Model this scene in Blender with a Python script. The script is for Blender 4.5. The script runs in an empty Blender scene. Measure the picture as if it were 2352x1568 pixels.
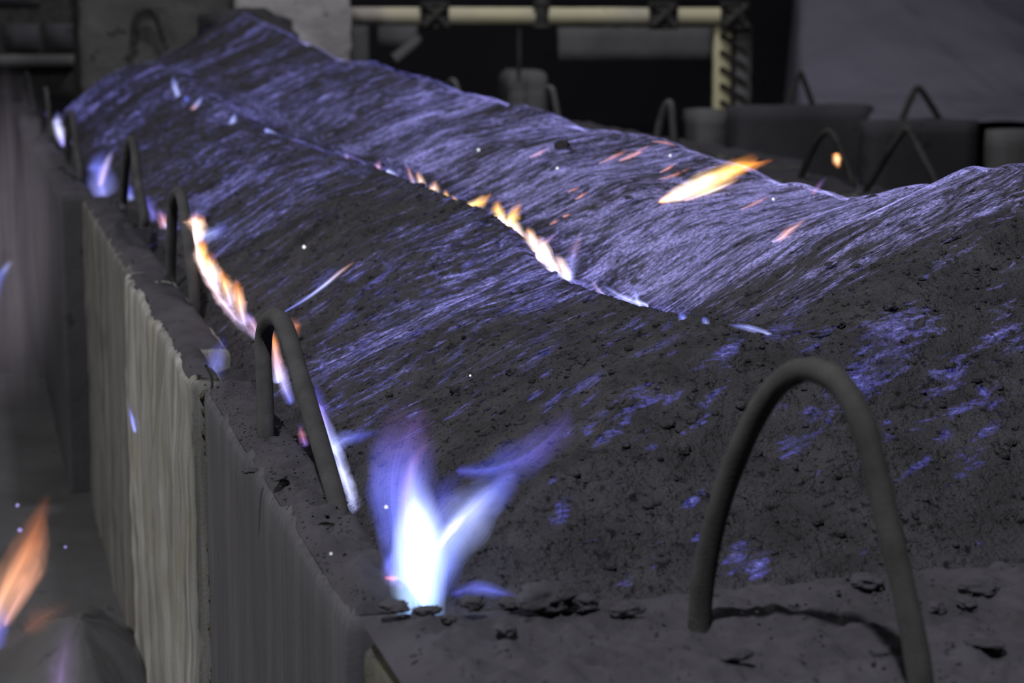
import bpy, math, random
import numpy as np

# ------------------------------------------------------------------ camera, world, light, exposure
SC = bpy.context.scene
COL = SC.collection
F, CX, CY, HZ, VPX = 4500.0, 1176.0, 784.0, 45.0, -67.0      # focal length in pixels of the 2352 x 1568 frame, horizon, vanishing point
W = 1.8                                                       # top of the furnace walls above the floor
HC = W + 1.0                                                  # eye height
PIT = math.atan((CY - HZ) / F)
YAW = math.atan((CX - VPX) / math.hypot(F, CY - HZ))
FW = np.array((math.sin(YAW) * math.cos(PIT), math.cos(YAW) * math.cos(PIT), -math.sin(PIT)))
RT = np.array((math.cos(YAW), -math.sin(YAW), 0.0))
UP = np.cross(RT, FW)
EYE = np.array((0.0, 0.0, HC))
cd = bpy.data.cameras.new('camera')
cam = bpy.data.objects.new('camera', cd)
COL.objects.link(cam)
cam.location = EYE
cam.rotation_euler = (math.pi / 2 - PIT, 0, -YAW)
cd.sensor_width = 36
cd.lens = F / 2352 * 36
cd.clip_start, cd.clip_end = 0.05, 200
cd.dof.use_dof = True
cd.dof.focus_distance = 4.75
cd.dof.aperture_fstop = 3.6
SC.camera = cam

wd = bpy.data.worlds.new('hall_air')
SC.world = wd
wd.use_nodes = True
wd.node_tree.nodes['Background'].inputs[0].default_value = (0.62, 0.63, 0.8, 1)
wd.node_tree.nodes['Background'].inputs[1].default_value = 0.052


def lamp(name, loc, target, size, power, col):
    d = bpy.data.lights.new(name, 'AREA')
    d.shape = 'DISK'
    d.size = size
    d.energy = power
    d.color = col
    o = bpy.data.objects.new(name, d)
    COL.objects.link(o)
    o.location = loc
    v = np.array(target, float) - np.array(loc, float)
    v /= np.linalg.norm(v)
    o.rotation_euler = (math.acos(-v[2]), 0, math.atan2(v[1], v[0]) + math.pi / 2 + math.pi)
    return o


lamp('high_bay_or_fill_lamp', (-2.2, -1.2, 12.0), (1.6, 5.0, 1.8), 0.45, 1260, (0.96, 0.96, 1.0))
lamp('high_bay_or_fill_lamp', (2.5, 13.5, 13.0), (2.5, 17.0, 1.8), 0.7, 420, (0.98, 0.96, 1.0))
lamp('high_bay_or_fill_lamp', (7.0, 20.0, 10.0), (6.0, 27.0, 2.8), 0.7, 420, (0.95, 0.94, 1.0))
lamp('high_bay_or_fill_lamp', (-7.5, 8.5, 3.6), (0.5, 7.2, 1.2), 0.7, 330, (1.0, 0.98, 0.95))  # low side fill, added to brighten the outer panel faces

SC.view_settings.view_transform = 'Standard'
SC.view_settings.look = 'None'
SC.view_settings.exposure = 0.0
SC.view_settings.gamma = 1.0
SC.view_settings.use_curve_mapping = False
SC.cycles.use_denoising = True
SC.cycles.max_bounces = 4
SC.cycles.diffuse_bounces = 2
SC.cycles.glossy_bounces = 2
SC.cycles.volume_bounces = 0
SC.cycles.transparent_max_bounces = 96
SC.cycles.sample_clamp_indirect = 3.0

R = random.Random(7)


# ------------------------------------------------------------------ pixel -> place helpers
def ray(x, y):
    return FW + (x - CX) / F * RT - (y - CY) / F * UP


def atz(x, y, z):
    d = ray(x, y)
    return EYE + d * ((z - HC) / d[2])


def atx(x, y, X):
    d = ray(x, y)
    return EYE + d * (X / d[0])


def aty(x, y, Y):
    d = ray(x, y)
    return EYE + d * (Y / d[1])


def atdep(x, y, dep):
    return EYE + ray(x, y) * dep


def depth(P):
    return float(np.dot(np.asarray(P) - EYE, FW))


def project(P):
    v = P - EYE
    z = v @ FW
    return CX + F * (v @ RT) / z, CY - F * (v @ UP) / z


# ------------------------------------------------------------------ numpy noise
def _h(ix, iy, iz, s):
    n = (ix * 374761393 + iy * 668265263 + iz * 2147483647 + s * 974711) & 0xFFFFFFFF
    n = ((n ^ (n >> 13)) * 1274126177) & 0xFFFFFFFF
    n = n ^ (n >> 16)
    return (n & 0xFFFFFF) / float(0xFFFFFF)


def vnoise(x, y, z=0.0, s=0):
    x, y, z = np.broadcast_arrays(np.asarray(x, float), np.asarray(y, float), np.asarray(z, float))
    xi, yi, zi = np.floor(x).astype(np.int64), np.floor(y).astype(np.int64), np.floor(z).astype(np.int64)
    fx, fy, fz = x - xi, y - yi, z - zi
    fx, fy, fz = [f * f * (3 - 2 * f) for f in (fx, fy, fz)]
    r = 0
    for a in (0, 1):
        for b in (0, 1):
            for c in (0, 1):
                w = (fx if a else 1 - fx) * (fy if b else 1 - fy) * (fz if c else 1 - fz)
                r = r + w * _h(xi + a, yi + b, zi + c, s)
    return r * 2 - 1


def fbm(x, y, z=0.0, s=0, o=4, g=0.5):
    r, a, f = 0, 1.0, 1.0
    for k in range(o):
        r = r + a * vnoise(np.asarray(x) * f + k * 17.3, np.asarray(y) * f - k * 9.1, np.asarray(z) * f, s + k)
        a *= g
        f *= 2.03
    return r


# ------------------------------------------------------------------ object helpers
def mesh_obj(name, verts, faces, mat, parent=None, smooth=True):
    me = bpy.data.meshes.new(name)
    verts = np.asarray(verts, dtype=np.float32).reshape(-1, 3)
    if isinstance(faces, np.ndarray):
        k = faces.shape[1]
        me.vertices.add(len(verts))
        me.vertices.foreach_set('co', verts.ravel())
        me.loops.add(faces.size)
        me.loops.foreach_set('vertex_index', faces.ravel().astype(np.int32))
        me.polygons.add(len(faces))
        me.polygons.foreach_set('loop_start', np.arange(0, faces.size, k, dtype=np.int32))
        me.update(calc_edges=True)
    else:
        me.from_pydata(verts.tolist(), [], faces)
    me.validate()
    if smooth:
        me.polygons.foreach_set('use_smooth', np.ones(len(me.polygons), dtype=bool))
    if mat:
        me.materials.append(mat)
    o = bpy.data.objects.new(name, me)
    COL.objects.link(o)
    if parent:
        o.parent = parent
        o.matrix_parent_inverse = parent.matrix_world.inverted()
    return o


def attr(o, name, data, kind='FLOAT'):
    a = o.data.attributes.new(name, kind, 'POINT')
    key = {'FLOAT': 'value', 'FLOAT_VECTOR': 'vector', 'FLOAT_COLOR': 'color'}[kind]
    a.data.foreach_set(key, np.asarray(data, dtype=np.float32).ravel())


def tag(o, label=None, cat=None, group=None, kind=None):
    for k, v in (('label', label), ('category', cat), ('group', group), ('kind', kind)):
        if v:
            o[k] = v
    return o


def empty(name, loc, label, cat, group=None):
    o = bpy.data.objects.new(name, None)
    COL.objects.link(o)
    o.location = loc
    o.empty_display_size = 0.1
    bpy.context.view_layer.update()
    return tag(o, label, cat, group)


def grid_faces(nu, nv, wrap=False):
    i, j = np.meshgrid(np.arange(nu - 1), np.arange(nv if wrap else nv - 1), indexing='ij')
    j2 = (j + 1) % nv
    return np.stack([i * nv + j, (i + 1) * nv + j, (i + 1) * nv + j2, i * nv + j2], -1).reshape(-1, 4)


def catmull(P, n):
    P = np.asarray(P, float)
    Q = np.vstack([2 * P[0] - P[1], P, 2 * P[-1] - P[-2]])
    out = []
    m = len(P) - 1
    for t in np.linspace(0, m, n):
        i = min(int(t), m - 1)
        u = t - i
        a, b, c, d = Q[i], Q[i + 1], Q[i + 2], Q[i + 3]
        out.append(0.5 * (2 * b + (c - a) * u + (2 * a - 5 * b + 4 * c - d) * u * u + (3 * b - a - 3 * c + d) * u ** 3))
    return np.array(out)


def sweep(P, rad, ns, jit=None):
    """rings round a path; rad is a number or one radius per point"""
    P = np.asarray(P, float)
    n = len(P)
    T = np.gradient(P, axis=0)
    T /= np.linalg.norm(T, axis=1)[:, None] + 1e-12
    ref = np.array((0.31, 0.9, 0.17))
    N = ref - (ref @ T[0]) * T[0]
    N /= np.linalg.norm(N)
    th = np.linspace(0, 2 * np.pi, ns, endpoint=False)
    V = np.zeros((n, ns, 3))
    rad = np.broadcast_to(rad, (n,))
    for i in range(n):
        N = N - (N @ T[i]) * T[i]
        N /= np.linalg.norm(N)
        B = np.cross(T[i], N)
        rr = rad[i] * (1 if jit is None else jit[i])
        V[i] = P[i] + (np.cos(th)[:, None] * N + np.sin(th)[:, None] * B) * (np.asarray(rr)[..., None] if np.ndim(rr) else rr)
    return V


# ------------------------------------------------------------------ materials
class NT:
    def __init__(self, name, disp=False):
        self.m = bpy.data.materials.new(name)
        self.m.use_nodes = True
        self.t = self.m.node_tree
        self.t.nodes.clear()
        self.out = self.n('ShaderNodeOutputMaterial')

    def n(self, typ, **kw):
        x = self.t.nodes.new(typ)
        for k, v in kw.items():
            if k.startswith('i_'):
                x.inputs[k[2:].replace('_', ' ')].default_value = v
            else:
                setattr(x, k, v)
        return x

    def l(self, a, b):
        self.t.links.new(a, b)

    def val(self, x, sock):
        if hasattr(x, 'links') or isinstance(x, bpy.types.NodeSocket):
            self.l(x, sock)
        else:
            sock.default_value = x

    def math(self, op, a, b=0.0, clamp=False):
        x = self.n('ShaderNodeMath', operation=op, use_clamp=clamp)
        self.val(a, x.inputs[0])
        self.val(b, x.inputs[1])
        return x.outputs[0]

    def mix(self, f, a, b):
        x = self.n('ShaderNodeMix', data_type='RGBA')
        self.val(f, x.inputs[0])
        for v, s in ((a, x.inputs[6]), (b, x.inputs[7])):
            self.val(v if not isinstance(v, tuple) else (*v, 1), s)
        return x.outputs[2]

    def coord(self, scale=(1, 1, 1), src='Object'):
        tc = self.n('ShaderNodeTexCoord')
        mp = self.n('ShaderNodeMapping')
        mp.inputs['Scale'].default_value = scale
        self.l(tc.outputs[src], mp.inputs['Vector'])
        return mp.outputs[0]

    def noise(self, vec, scale, detail=4, rough=0.55, dist=0.0):
        x = self.n('ShaderNodeTexNoise')
        x.inputs['Scale'].default_value = scale
        x.inputs['Detail'].default_value = detail
        x.inputs['Roughness'].default_value = rough
        x.inputs['Distortion'].default_value = dist
        if vec is not None:
            self.l(vec, x.inputs['Vector'])
        return x.outputs[0]

    def ramp(self, f, lo, hi, smooth=False):
        x = self.n('ShaderNodeMapRange', interpolation_type='SMOOTHSTEP' if smooth else 'LINEAR')
        self.val(f, x.inputs[0])
        x.inputs[1].default_value = lo
        x.inputs[2].default_value = hi
        return x.outputs[0]

    def bsdf(self, color, rough=0.9, bump=None, strength=0.6, dist=0.01, metal=0.0, spec=0.3):
        b = self.n('ShaderNodeBsdfPrincipled')
        self.val(color if not isinstance(color, tuple) else (*color, 1), b.inputs['Base Color'])
        self.val(rough, b.inputs['Roughness'])
        b.inputs['Metallic'].default_value = metal
        b.inputs['Specular IOR Level'].default_value = spec
        if bump is not None:
            bp = self.n('ShaderNodeBump')
            bp.inputs['Strength'].default_value = strength
            bp.inputs['Distance'].default_value = dist
            self.l(bump, bp.inputs['Height'])
            self.l(bp.outputs[0], b.inputs['Normal'])
        self.l(b.outputs[0], self.out.inputs['Surface'])
        return self.m


def mat_charge():
    m = NT('black_granular_charge')
    c = m.coord()
    a = m.noise(c, 9, 5)
    f = m.noise(c, 210, 3, 0.6)
    g = m.noise(c, 60, 4, 0.6)
    base = m.mix(m.ramp(a, 0.3, 0.7), (0.044, 0.042, 0.046), (0.082, 0.079, 0.086))
    base = m.mix(m.math('MULTIPLY', m.ramp(f, 0.62, 0.80), m.ramp(g, 0.42, 0.66)), base, (0.27, 0.26, 0.28))
    base = m.mix(m.ramp(m.noise(c, 38, 4, 0.65), 0.56, 0.66), base, (0.018, 0.017, 0.020))  # dark spots put the shade of the pits into the colour
    v = m.n('ShaderNodeTexVoronoi')
    v.inputs['Scale'].default_value = 75
    m.l(c, v.inputs['Vector'])
    h = m.math('ADD', m.math('MULTIPLY', g, 1.0), m.math('ADD', m.math('MULTIPLY', f, 0.55), m.math('MULTIPLY', v.outputs[0], -0.35)))
    return m.bsdf(base, 0.95, h, 1.0, 0.024, spec=0.1)


def mat_dusty(name, lo, hi, scale=14, pits=0.4, bump=0.7, dist=0.012):
    """sooty concrete with pits and dust"""
    m = NT(name)
    c = m.coord()
    a = m.noise(c, scale * 0.25, 5)
    f = m.noise(c, scale * 8, 4, 0.6)
    p = m.noise(c, scale * 1.7, 4, 0.5)
    base = m.mix(m.ramp(a, 0.3, 0.7), lo, hi)
    pit = m.ramp(p, 0.66, 0.72)
    base = m.mix(m.math('MULTIPLY', pit, pits), base, tuple(x * 0.25 for x in lo))
    h = m.math('ADD', m.math('MULTIPLY', f, 0.35), m.math('SUBTRACT', m.math('MULTIPLY', p, 0.6), m.math('MULTIPLY', pit, 0.5)))
    return m.bsdf(base, 0.93, h, bump, dist, spec=0.2)


def mat_streaked(name, lo, hi, stain, fine=1.0, bump=0.5):
    """concrete with run-off streaks down its faces"""
    m = NT(name)
    v = m.noise(m.coord((3.0, 3.0, 0.22)), 2.2, 6, 0.62)
    v2 = m.noise(m.coord((11.0 * fine, 11.0 * fine, 0.3)), 2.0, 5, 0.6)
    c = m.coord()
    f = m.noise(c, 90, 4, 0.6)
    a = m.noise(c, 3.0, 4)
    base = m.mix(m.ramp(v, 0.34, 0.66), lo, hi)
    base = m.mix(m.math('MULTIPLY', m.ramp(a, 0.5, 0.7), 0.6), base, stain)
    base = m.mix(m.math('MULTIPLY', m.ramp(v2, 0.52, 0.7), 0.55), base, tuple(x * 0.45 for x in lo))
    h = m.math('ADD', m.math('MULTIPLY', f, 0.3), m.math('MULTIPLY', v2, 0.5))
    return m.bsdf(base, 0.9, h, bump, 0.012, spec=0.2)


def mat_bar(name, lo, hi):
    m = NT(name)
    c = m.coord()
    a = m.noise(c, 12, 4)
    f = m.noise(c, 160, 3, 0.6)
    return m.bsdf(m.mix(m.ramp(a, 0.35, 0.65), lo, hi), 0.8, f, 0.35, 0.004, spec=0.3)


def mat_flame(name='flame_gas'):
    """glowing gas: nested shells that add their light to what lies behind"""
    m = NT(name)
    a = m.n('ShaderNodeAttribute', attribute_name='glow')
    q = m.n('ShaderNodeAttribute', attribute_name='flow')
    n1 = m.noise(q.outputs['Vector'], 1.0, 3, 0.55, 0.4)
    k = m.math('ADD', m.math('MULTIPLY', m.ramp(n1, 0.32, 0.68, True), 1.15), 0.35)
    e = m.n('ShaderNodeEmission')
    m.l(a.outputs['Color'], e.inputs[0])
    m.l(k, e.inputs[1])
    t = m.n('ShaderNodeBsdfTransparent')
    s = m.n('ShaderNodeAddShader')
    m.l(e.outputs[0], s.inputs[0])
    m.l(t.outputs[0], s.inputs[1])
    m.l(s.outputs[0], m.out.inputs['Surface'])
    return m.m


def mat_film():
    """sheet of low gas flames that lies on the bed and breaks into streaks running uphill"""
    m = NT('creeping_gas_flame')
    q = m.n('ShaderNodeAttribute', attribute_name='flow').outputs['Vector']
    d = m.n('ShaderNodeAttribute', attribute_name='supply').outputs['Fac']
    wv = m.n('ShaderNodeAttribute', attribute_name='warmth').outputs['Fac']
    pt = m.n('ShaderNodeAttribute', attribute_name='patch').outputs['Fac']

    def st(scale, s, det, ro, di=0.0):
        mp = m.n('ShaderNodeMapping')
        mp.inputs['Scale'].default_value = scale
        m.l(q, mp.inputs['Vector'])
        return m.noise(mp.outputs[0], s, det, ro, di)
    n1 = st((5.5, 13.0, 1), 1.0, 7, 0.70, 1.1)
    n2 = st((20.0, 42.0, 1), 1.0, 6, 0.72, 1.0)
    n3 = st((80.0, 95.0, 1), 1.0, 4, 0.72)
    n4 = st((1.1, 2.2, 1), 1.0, 3, 0.5)
    s = m.math('ADD', m.math('MULTIPLY', n1, 0.62), m.math('MULTIPLY', n2, 0.38))
    thr = m.math('SUBTRACT', 0.80, m.math('MULTIPLY', d, 0.42))
    x = m.math('SUBTRACT', m.math('ADD', s, m.math('MULTIPLY', m.math('SUBTRACT', n4, 0.5), 0.22)), thr)
    n6 = st((8.0, 19.0, 1), 1.0, 5, 0.7, 1.0)
    n5 = st((16.0, 36.0, 1), 1.0, 6, 0.72, 0.8)
    xp = m.math('ADD', pt, m.math('MULTIPLY', m.math('SUBTRACT', n5, 0.5), 2.6))
    mp_ = m.ramp(xp, 0.46, 0.78, True)
    mask = m.math('MAXIMUM', m.ramp(x, 0.0, 0.10, True), m.math('MULTIPLY', mp_, 0.95))
    hot = m.math('MAXIMUM', m.ramp(x, 0.03, 0.20, True), m.math('MULTIPLY', m.ramp(xp, 0.75, 1.25, True), 0.85))
    br = m.ramp(n3, 0.38, 0.60, True)
    k = m.math('MULTIPLY', mask, m.math('ADD', 0.12, m.math('MULTIPLY', m.ramp(n6, 0.38, 0.56, True), 0.98)))
    k = m.math('MULTIPLY', k, m.math('ADD', m.math('MULTIPLY', br, 0.95), 0.18))
    col = m.mix(hot, (0.085, 0.080, 0.38), (0.32, 0.32, 0.90))
    col = m.mix(m.math('MULTIPLY', mp_, m.math('SUBTRACT', 1.0, hot)), col, (0.075, 0.075, 0.46))
    col = m.mix(m.math('MULTIPLY', wv, 0.9), col, (0.28, 0.262, 0.60))
    e = m.n('ShaderNodeEmission')
    m.l(col, e.inputs[0])
    m.l(m.math('MULTIPLY', k, m.math('ADD', m.math('MULTIPLY', hot, 0.55), 0.55)), e.inputs[1])
    t = m.n('ShaderNodeBsdfTransparent')
    sh = m.n('ShaderNodeAddShader')
    m.l(e.outputs[0], sh.inputs[0])
    m.l(t.outputs[0], sh.inputs[1])
    m.l(sh.outputs[0], m.out.inputs['Surface'])
    return m.m


def mat_smoke(name, color, dens, scale, stretch=(1, 1, 1), lo=0.42, hi=0.7):
    m = NT(name)
    tc = m.n('ShaderNodeTexCoord')
    ln = m.n('ShaderNodeVectorMath', operation='LENGTH')
    m.l(tc.outputs['Object'], ln.inputs[0])
    fall = m.ramp(ln.outputs['Value'], 1.0, 0.25, True)
    n1 = m.noise(m.coord(stretch), scale, 4, 0.5, 0.6)
    k = m.math('MULTIPLY', m.math('MULTIPLY', m.ramp(n1, lo, hi, True), fall), dens)
    v = m.n('ShaderNodeVolumeScatter')
    v.inputs['Color'].default_value = (*color, 1)
    v.inputs['Anisotropy'].default_value = 0.1
    m.l(k, v.inputs['Density'])
    m.l(v.outputs[0], m.out.inputs['Volume'])
    return m.m


M_CH = mat_charge()
M_TOP = mat_dusty('sooty_concrete', (0.034, 0.032, 0.037), (0.058, 0.055, 0.064), 14, 0.75)
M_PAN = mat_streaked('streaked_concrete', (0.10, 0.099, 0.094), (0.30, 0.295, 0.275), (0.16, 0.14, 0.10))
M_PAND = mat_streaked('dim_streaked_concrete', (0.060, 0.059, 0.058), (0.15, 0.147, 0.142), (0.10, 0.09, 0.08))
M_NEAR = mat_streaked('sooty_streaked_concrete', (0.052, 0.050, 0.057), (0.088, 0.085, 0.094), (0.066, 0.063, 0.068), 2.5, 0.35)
M_PIER2 = mat_dusty('dark_pier_concrete', (0.060, 0.059, 0.057), (0.115, 0.113, 0.108), 2.6, 0.5, 0.6, 0.05)
M_PIER = mat_dusty('pale_blotched_concrete', (0.26, 0.25, 0.25), (0.50, 0.48, 0.48), 3.2, 0.6, 0.6, 0.05)
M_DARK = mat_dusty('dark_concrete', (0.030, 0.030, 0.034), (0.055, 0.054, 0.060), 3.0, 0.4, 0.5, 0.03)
M_SOOT = mat_dusty('soot_black_cladding', (0.006, 0.006, 0.008), (0.013, 0.013, 0.017), 1.5, 0.4, 0.4, 0.03)
M_ASH = mat_dusty('smoke_tinted_ash', (0.085, 0.082, 0.105), (0.12, 0.116, 0.145), 1.2, 0.2, 0.4, 0.05)  # lavender grey of the smoke haze put into the heap's colour
M_BLK = mat_dusty('grey_block_concrete', (0.075, 0.073, 0.074), (0.12, 0.118, 0.118), 5.0, 0.4, 0.5, 0.03)
M_FLR = mat_dusty('dusty_floor', (0.05, 0.049, 0.051), (0.085, 0.083, 0.086), 4.0, 0.3, 0.6, 0.02)
M_BAR = mat_bar('sooty_steel_bar', (0.027, 0.027, 0.028), (0.050, 0.049, 0.051))
M_BARR = mat_bar('rust_dusted_steel_bar', (0.029, 0.028, 0.028), (0.052, 0.050, 0.047))
M_BUS = mat_dusty('yellowed_bus_bar_paint', (0.30, 0.28, 0.25), (0.50, 0.47, 0.27), 3.0, 0.2, 0.3, 0.01)
M_STL = mat_bar('blackened_steel', (0.016, 0.016, 0.016), (0.034, 0.033, 0.032))
M_MORT = mat_dusty('crumbled_mortar', (0.050, 0.048, 0.036), (0.10, 0.096, 0.070), 22, 0.7, 0.9, 0.02)
M_YEL = mat_dusty('sulphur_stained_concrete', (0.075, 0.073, 0.072), (0.12, 0.115, 0.065), 26, 0.8, 0.9, 0.02)
M_FL = mat_flame()
M_FILM = mat_film()

# ------------------------------------------------------------------ hall
fx, fy = np.meshgrid(np.linspace(-9, 16, 60), np.linspace(-3, 36, 90), indexing='ij')
fl = mesh_obj('floor', np.stack([fx, fy, 0.02 * fbm(fx, fy, 0, 3)], -1).reshape(-1, 3), grid_faces(60, 90), M_FLR)
tag(fl, kind='structure')


def box(name, lo, hi, mat, parent=None, bevel=0.0, seg=None, amp=0.0, s=0, drip=0.0, smooth=True):
    """a box of subdivided, slightly uneven faces with rounded edges"""
    lo, hi = np.minimum(lo, hi).astype(float), np.maximum(lo, hi).astype(float)
    size = hi - lo
    nseg = [max(1, int(round(v / (seg or max(size) + 1)))) for v in size]
    idx, verts, faces = {}, [], []

    def vid(k):
        if k not in idx:
            idx[k] = len(verts)
            verts.append([lo[a] + size[a] * k[a] / nseg[a] for a in range(3)])
        return idx[k]
    for ax in range(3):
        u, v = (ax + 1) % 3, (ax + 2) % 3
        for side in (0, nseg[ax]):
            for i in range(nseg[u]):
                for j in range(nseg[v]):
                    q = []
                    for du, dv in ((0, 0), (1, 0), (1, 1), (0, 1)):
                        k = [0, 0, 0]
                        k[ax], k[u], k[v] = side, i + du, j + dv
                        q.append(vid(tuple(k)))
                    faces.append(q if side else q[::-1])
    V = np.array(verts)
    c = (lo + hi) / 2
    if bevel > 0:                                    # pull the edges onto a rounded box
        inner = np.clip(V, lo + bevel, hi - bevel)
        d = V - inner
        L = np.linalg.norm(d, axis=1)
        near = L > 1e-9
        V[near] = inner[near] + d[near] / L[near][:, None] * np.minimum(L[near], bevel)[:, None]
    if amp > 0:
        n = V - np.clip(V, lo + size * 0.2, hi - size * 0.2)
        n /= np.linalg.norm(n, axis=1)[:, None] + 1e-9
        k = fbm(V[:, 0] * 7, V[:, 1] * 7, V[:, 2] * 7, s) * amp
        if drip:
            k = k + drip * fbm(V[:, 0] * 9 + 3, V[:, 1] * 9, V[:, 2] * 0.8, s + 5, 3) * (1 - np.clip(n[:, 2], 0, 1))
        V = V + n * k[:, None]
    return mesh_obj(name, V, faces, mat, parent, smooth)


tag(box('wall_back', (-9, 33.5, 0), (16, 33.9, 12), M_SOOT, seg=0.6, amp=0.05, s=2), kind='structure')
tag(box('wall_left', (-9.3, -3, 0), (-9, 33.5, 12), M_SOOT, seg=0.8, amp=0.04, s=4), kind='structure')
tag(box('wall_right', (16, -3, 0), (16.3, 33.5, 12), M_SOOT, seg=0.8, amp=0.04, s=6), kind='structure')

# ------------------------------------------------------------------ the bed's height
CREST = [(395, 172), (600, 303), (860, 385), (1000, 436), (1100, 476), (1140, 499), (1177, 531), (1202, 573), (1222, 592), (1250, 615), (1302, 640), (1400, 682), (1480, 706), (1770, 768)]
RIDGE = [(540, 30), (640, 78), (770, 142), (850, 150), (950, 180), (1050, 216), (1150, 236), (1320, 295), (1490, 322), (1650, 387),
         (1760, 415), (1870, 447), (1950, 455), (2100, 427), (2352, 377)]
X_IN, X_CREST, X_VAL, X_RIDGE, X_R = 0.735, 1.60, 1.77, 2.60, 5.0
Y_FRONT, Y_END = 3.2, 20.6


def curve_of(px, X):
    P = np.array([atx(x, y, X) for x, y in px])
    o = np.argsort(P[:, 1])
    return P[o, 1], P[o, 2] - W


cy_, cz_ = curve_of(CREST, X_CREST)
ry_, rz_ = curve_of(RIDGE, X_RIDGE)
GX = np.linspace(0.5, X_R, 260)
GY = np.linspace(2.9, 21.2, 760)
zc, zr = np.interp(GY, cy_, cz_), np.interp(GY, ry_, rz_)
# taper of the far end of the heap is kept by the two curves themselves
HB = np.zeros((len(GX), len(GY)))
for j, y in enumerate(GY):
    dip = np.interp(y, [3.6, 4.6, 5.4, 9, 14, 18], [0.0, 0.06, 0.13, 0.10, 0.06, 0.0])
    kx = [0.4, X_IN, 0.95, 1.28, X_CREST, X_VAL, 2.15, X_RIDGE, 2.72, 2.9, X_R]
    z0 = -0.07
    kz = [z0 - 0.12, z0, z0 + (zc[j] - z0) * 0.30, z0 + (zc[j] - z0) * 0.74, zc[j], zc[j] - dip,
          zc[j] + (zr[j] - zc[j]) * 0.44, zr[j], zr[j] - 0.045, zr[j] - 0.17, -0.3]
    HB[:, j] = np.interp(GX, kx, kz)
front = -0.055 + (GY[None, :] - Y_FRONT) * (0.50 + 0.10 * np.clip((GX[:, None] - 1.6), -0.5, 1.0))
k_ = 0.035
hh = np.clip(0.5 + 0.5 * (front - HB) / k_, 0, 1)
HB = front * (1 - hh) + HB * hh - k_ * hh * (1 - hh)
for ax, rep in ((0, 2), (1, 3)):
    for _ in range(rep):
        p = np.pad(HB, [(1, 1) if a == ax else (0, 0) for a in (0, 1)], mode='edge')
        HB = (np.take(p, range(0, HB.shape[ax]), ax) + 2 * HB + np.take(p, range(2, HB.shape[ax] + 2), ax)) / 4


def hbase(x, y):
    x, y = np.asarray(x, float), np.asarray(y, float)
    u = np.clip((x - GX[0]) / (GX[1] - GX[0]), 0, len(GX) - 1.001)
    v = np.clip((y - GY[0]) / (GY[1] - GY[0]), 0, len(GY) - 1.001)
    i, j = u.astype(int), v.astype(int)
    a, b = u - i, v - j
    return W + (HB[i, j] * (1 - a) * (1 - b) + HB[i + 1, j] * a * (1 - b) + HB[i, j + 1] * (1 - a) * b + HB[i + 1, j + 1] * a * b)


def hmid(x, y):
    """height with the folds and ripples that also carry the film of flame"""
    q = y - 0.18 * x
    fold = 0.018 * vnoise(x * 1.3, q * 2.6, 0, 41) + 0.012 * vnoise(x * 2.6, q * 6.0, 0, 42)
    fold = fold * (1 - 0.85 * np.exp(-((x - 1.66) / 0.16) ** 2))
    rip = 0.0065 * vnoise(x * 3.4, q * 15.0, 0, 43)
    edge = np.clip((x - X_IN) / 0.15, 0, 1) * np.clip((y - Y_FRONT) / 0.3, 0, 1)
    return hbase(x, y) + (fold + rip) * edge


def hfull(x, y):
    far = np.clip((y - 6) / 8, 0, 1)
    clod = np.maximum(fbm(x * 22, y * 22, 0, 51, 3), -0.1) * (0.006 + 0.014 * far)
    near = 1 - 0.6 * far
    gran = 0.0055 * fbm(x * 30, y * 48, 0, 55, 3) + 0.0028 * fbm(x * 95, y * 120, 0, 58, 2)
    return hmid(x, y) + clod * 0.8 + gran * near


def on_bed(x, y, lift=0.0):
    d = ray(x, y)
    t = np.linspace(2.95 / d[1], 21.0 / d[1], 6000)
    P = EYE[None] + d[None] * t[:, None]
    m = (P[:, 2] - lift <= hmid(P[:, 0], P[:, 1])) & (P[:, 0] > 0.6)
    k = int(np.argmax(m)) if m.any() else int(np.argmin(P[:, 2] - hmid(P[:, 0], P[:, 1])))
    return P[k]


def surf_grid(nx, ny, x0, x1, y0, y1, px=1.5):
    u = np.linspace(0, 1, nx)
    xs = x0 + (x1 - x0) * u ** px
    ys = y0 * (y1 / y0) ** np.linspace(0, 1, ny)
    return np.meshgrid(xs, ys, indexing='ij')


gx, gy = surf_grid(640, 900, 0.66, X_R, 3.02, Y_END, 1.5)
bed = mesh_obj('furnace_charge', np.stack([gx, gy, hfull(gx, gy)], -1).reshape(-1, 3), grid_faces(640, 900), M_CH)
tag(bed, 'long ridged heap of black granular charge filling the furnace between its concrete walls', 'charge', kind='stuff')

# ------------------------------------------------------------------ creeping blue flames over the bed
gx, gy = surf_grid(330, 470, 0.745, 3.1, 3.25, Y_END - 0.1, 1.15)
gz = hmid(gx, gy) + 0.010 + 0.0012 * gy
P = np.stack([gx, gy, gz], -1).reshape(-1, 3)
film = mesh_obj('creeping_flames', P, grid_faces(330, 470), M_FILM)
tag(film, 'thin blue flames creeping uphill in streaks over the black bed', 'flames', kind='stuff')
X, Y = P[:, 0], P[:, 1]
phi = np.radians(np.interp(Y, [3.2, 4.4, 6, 20], [24, 14, 7, 4]))
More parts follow.
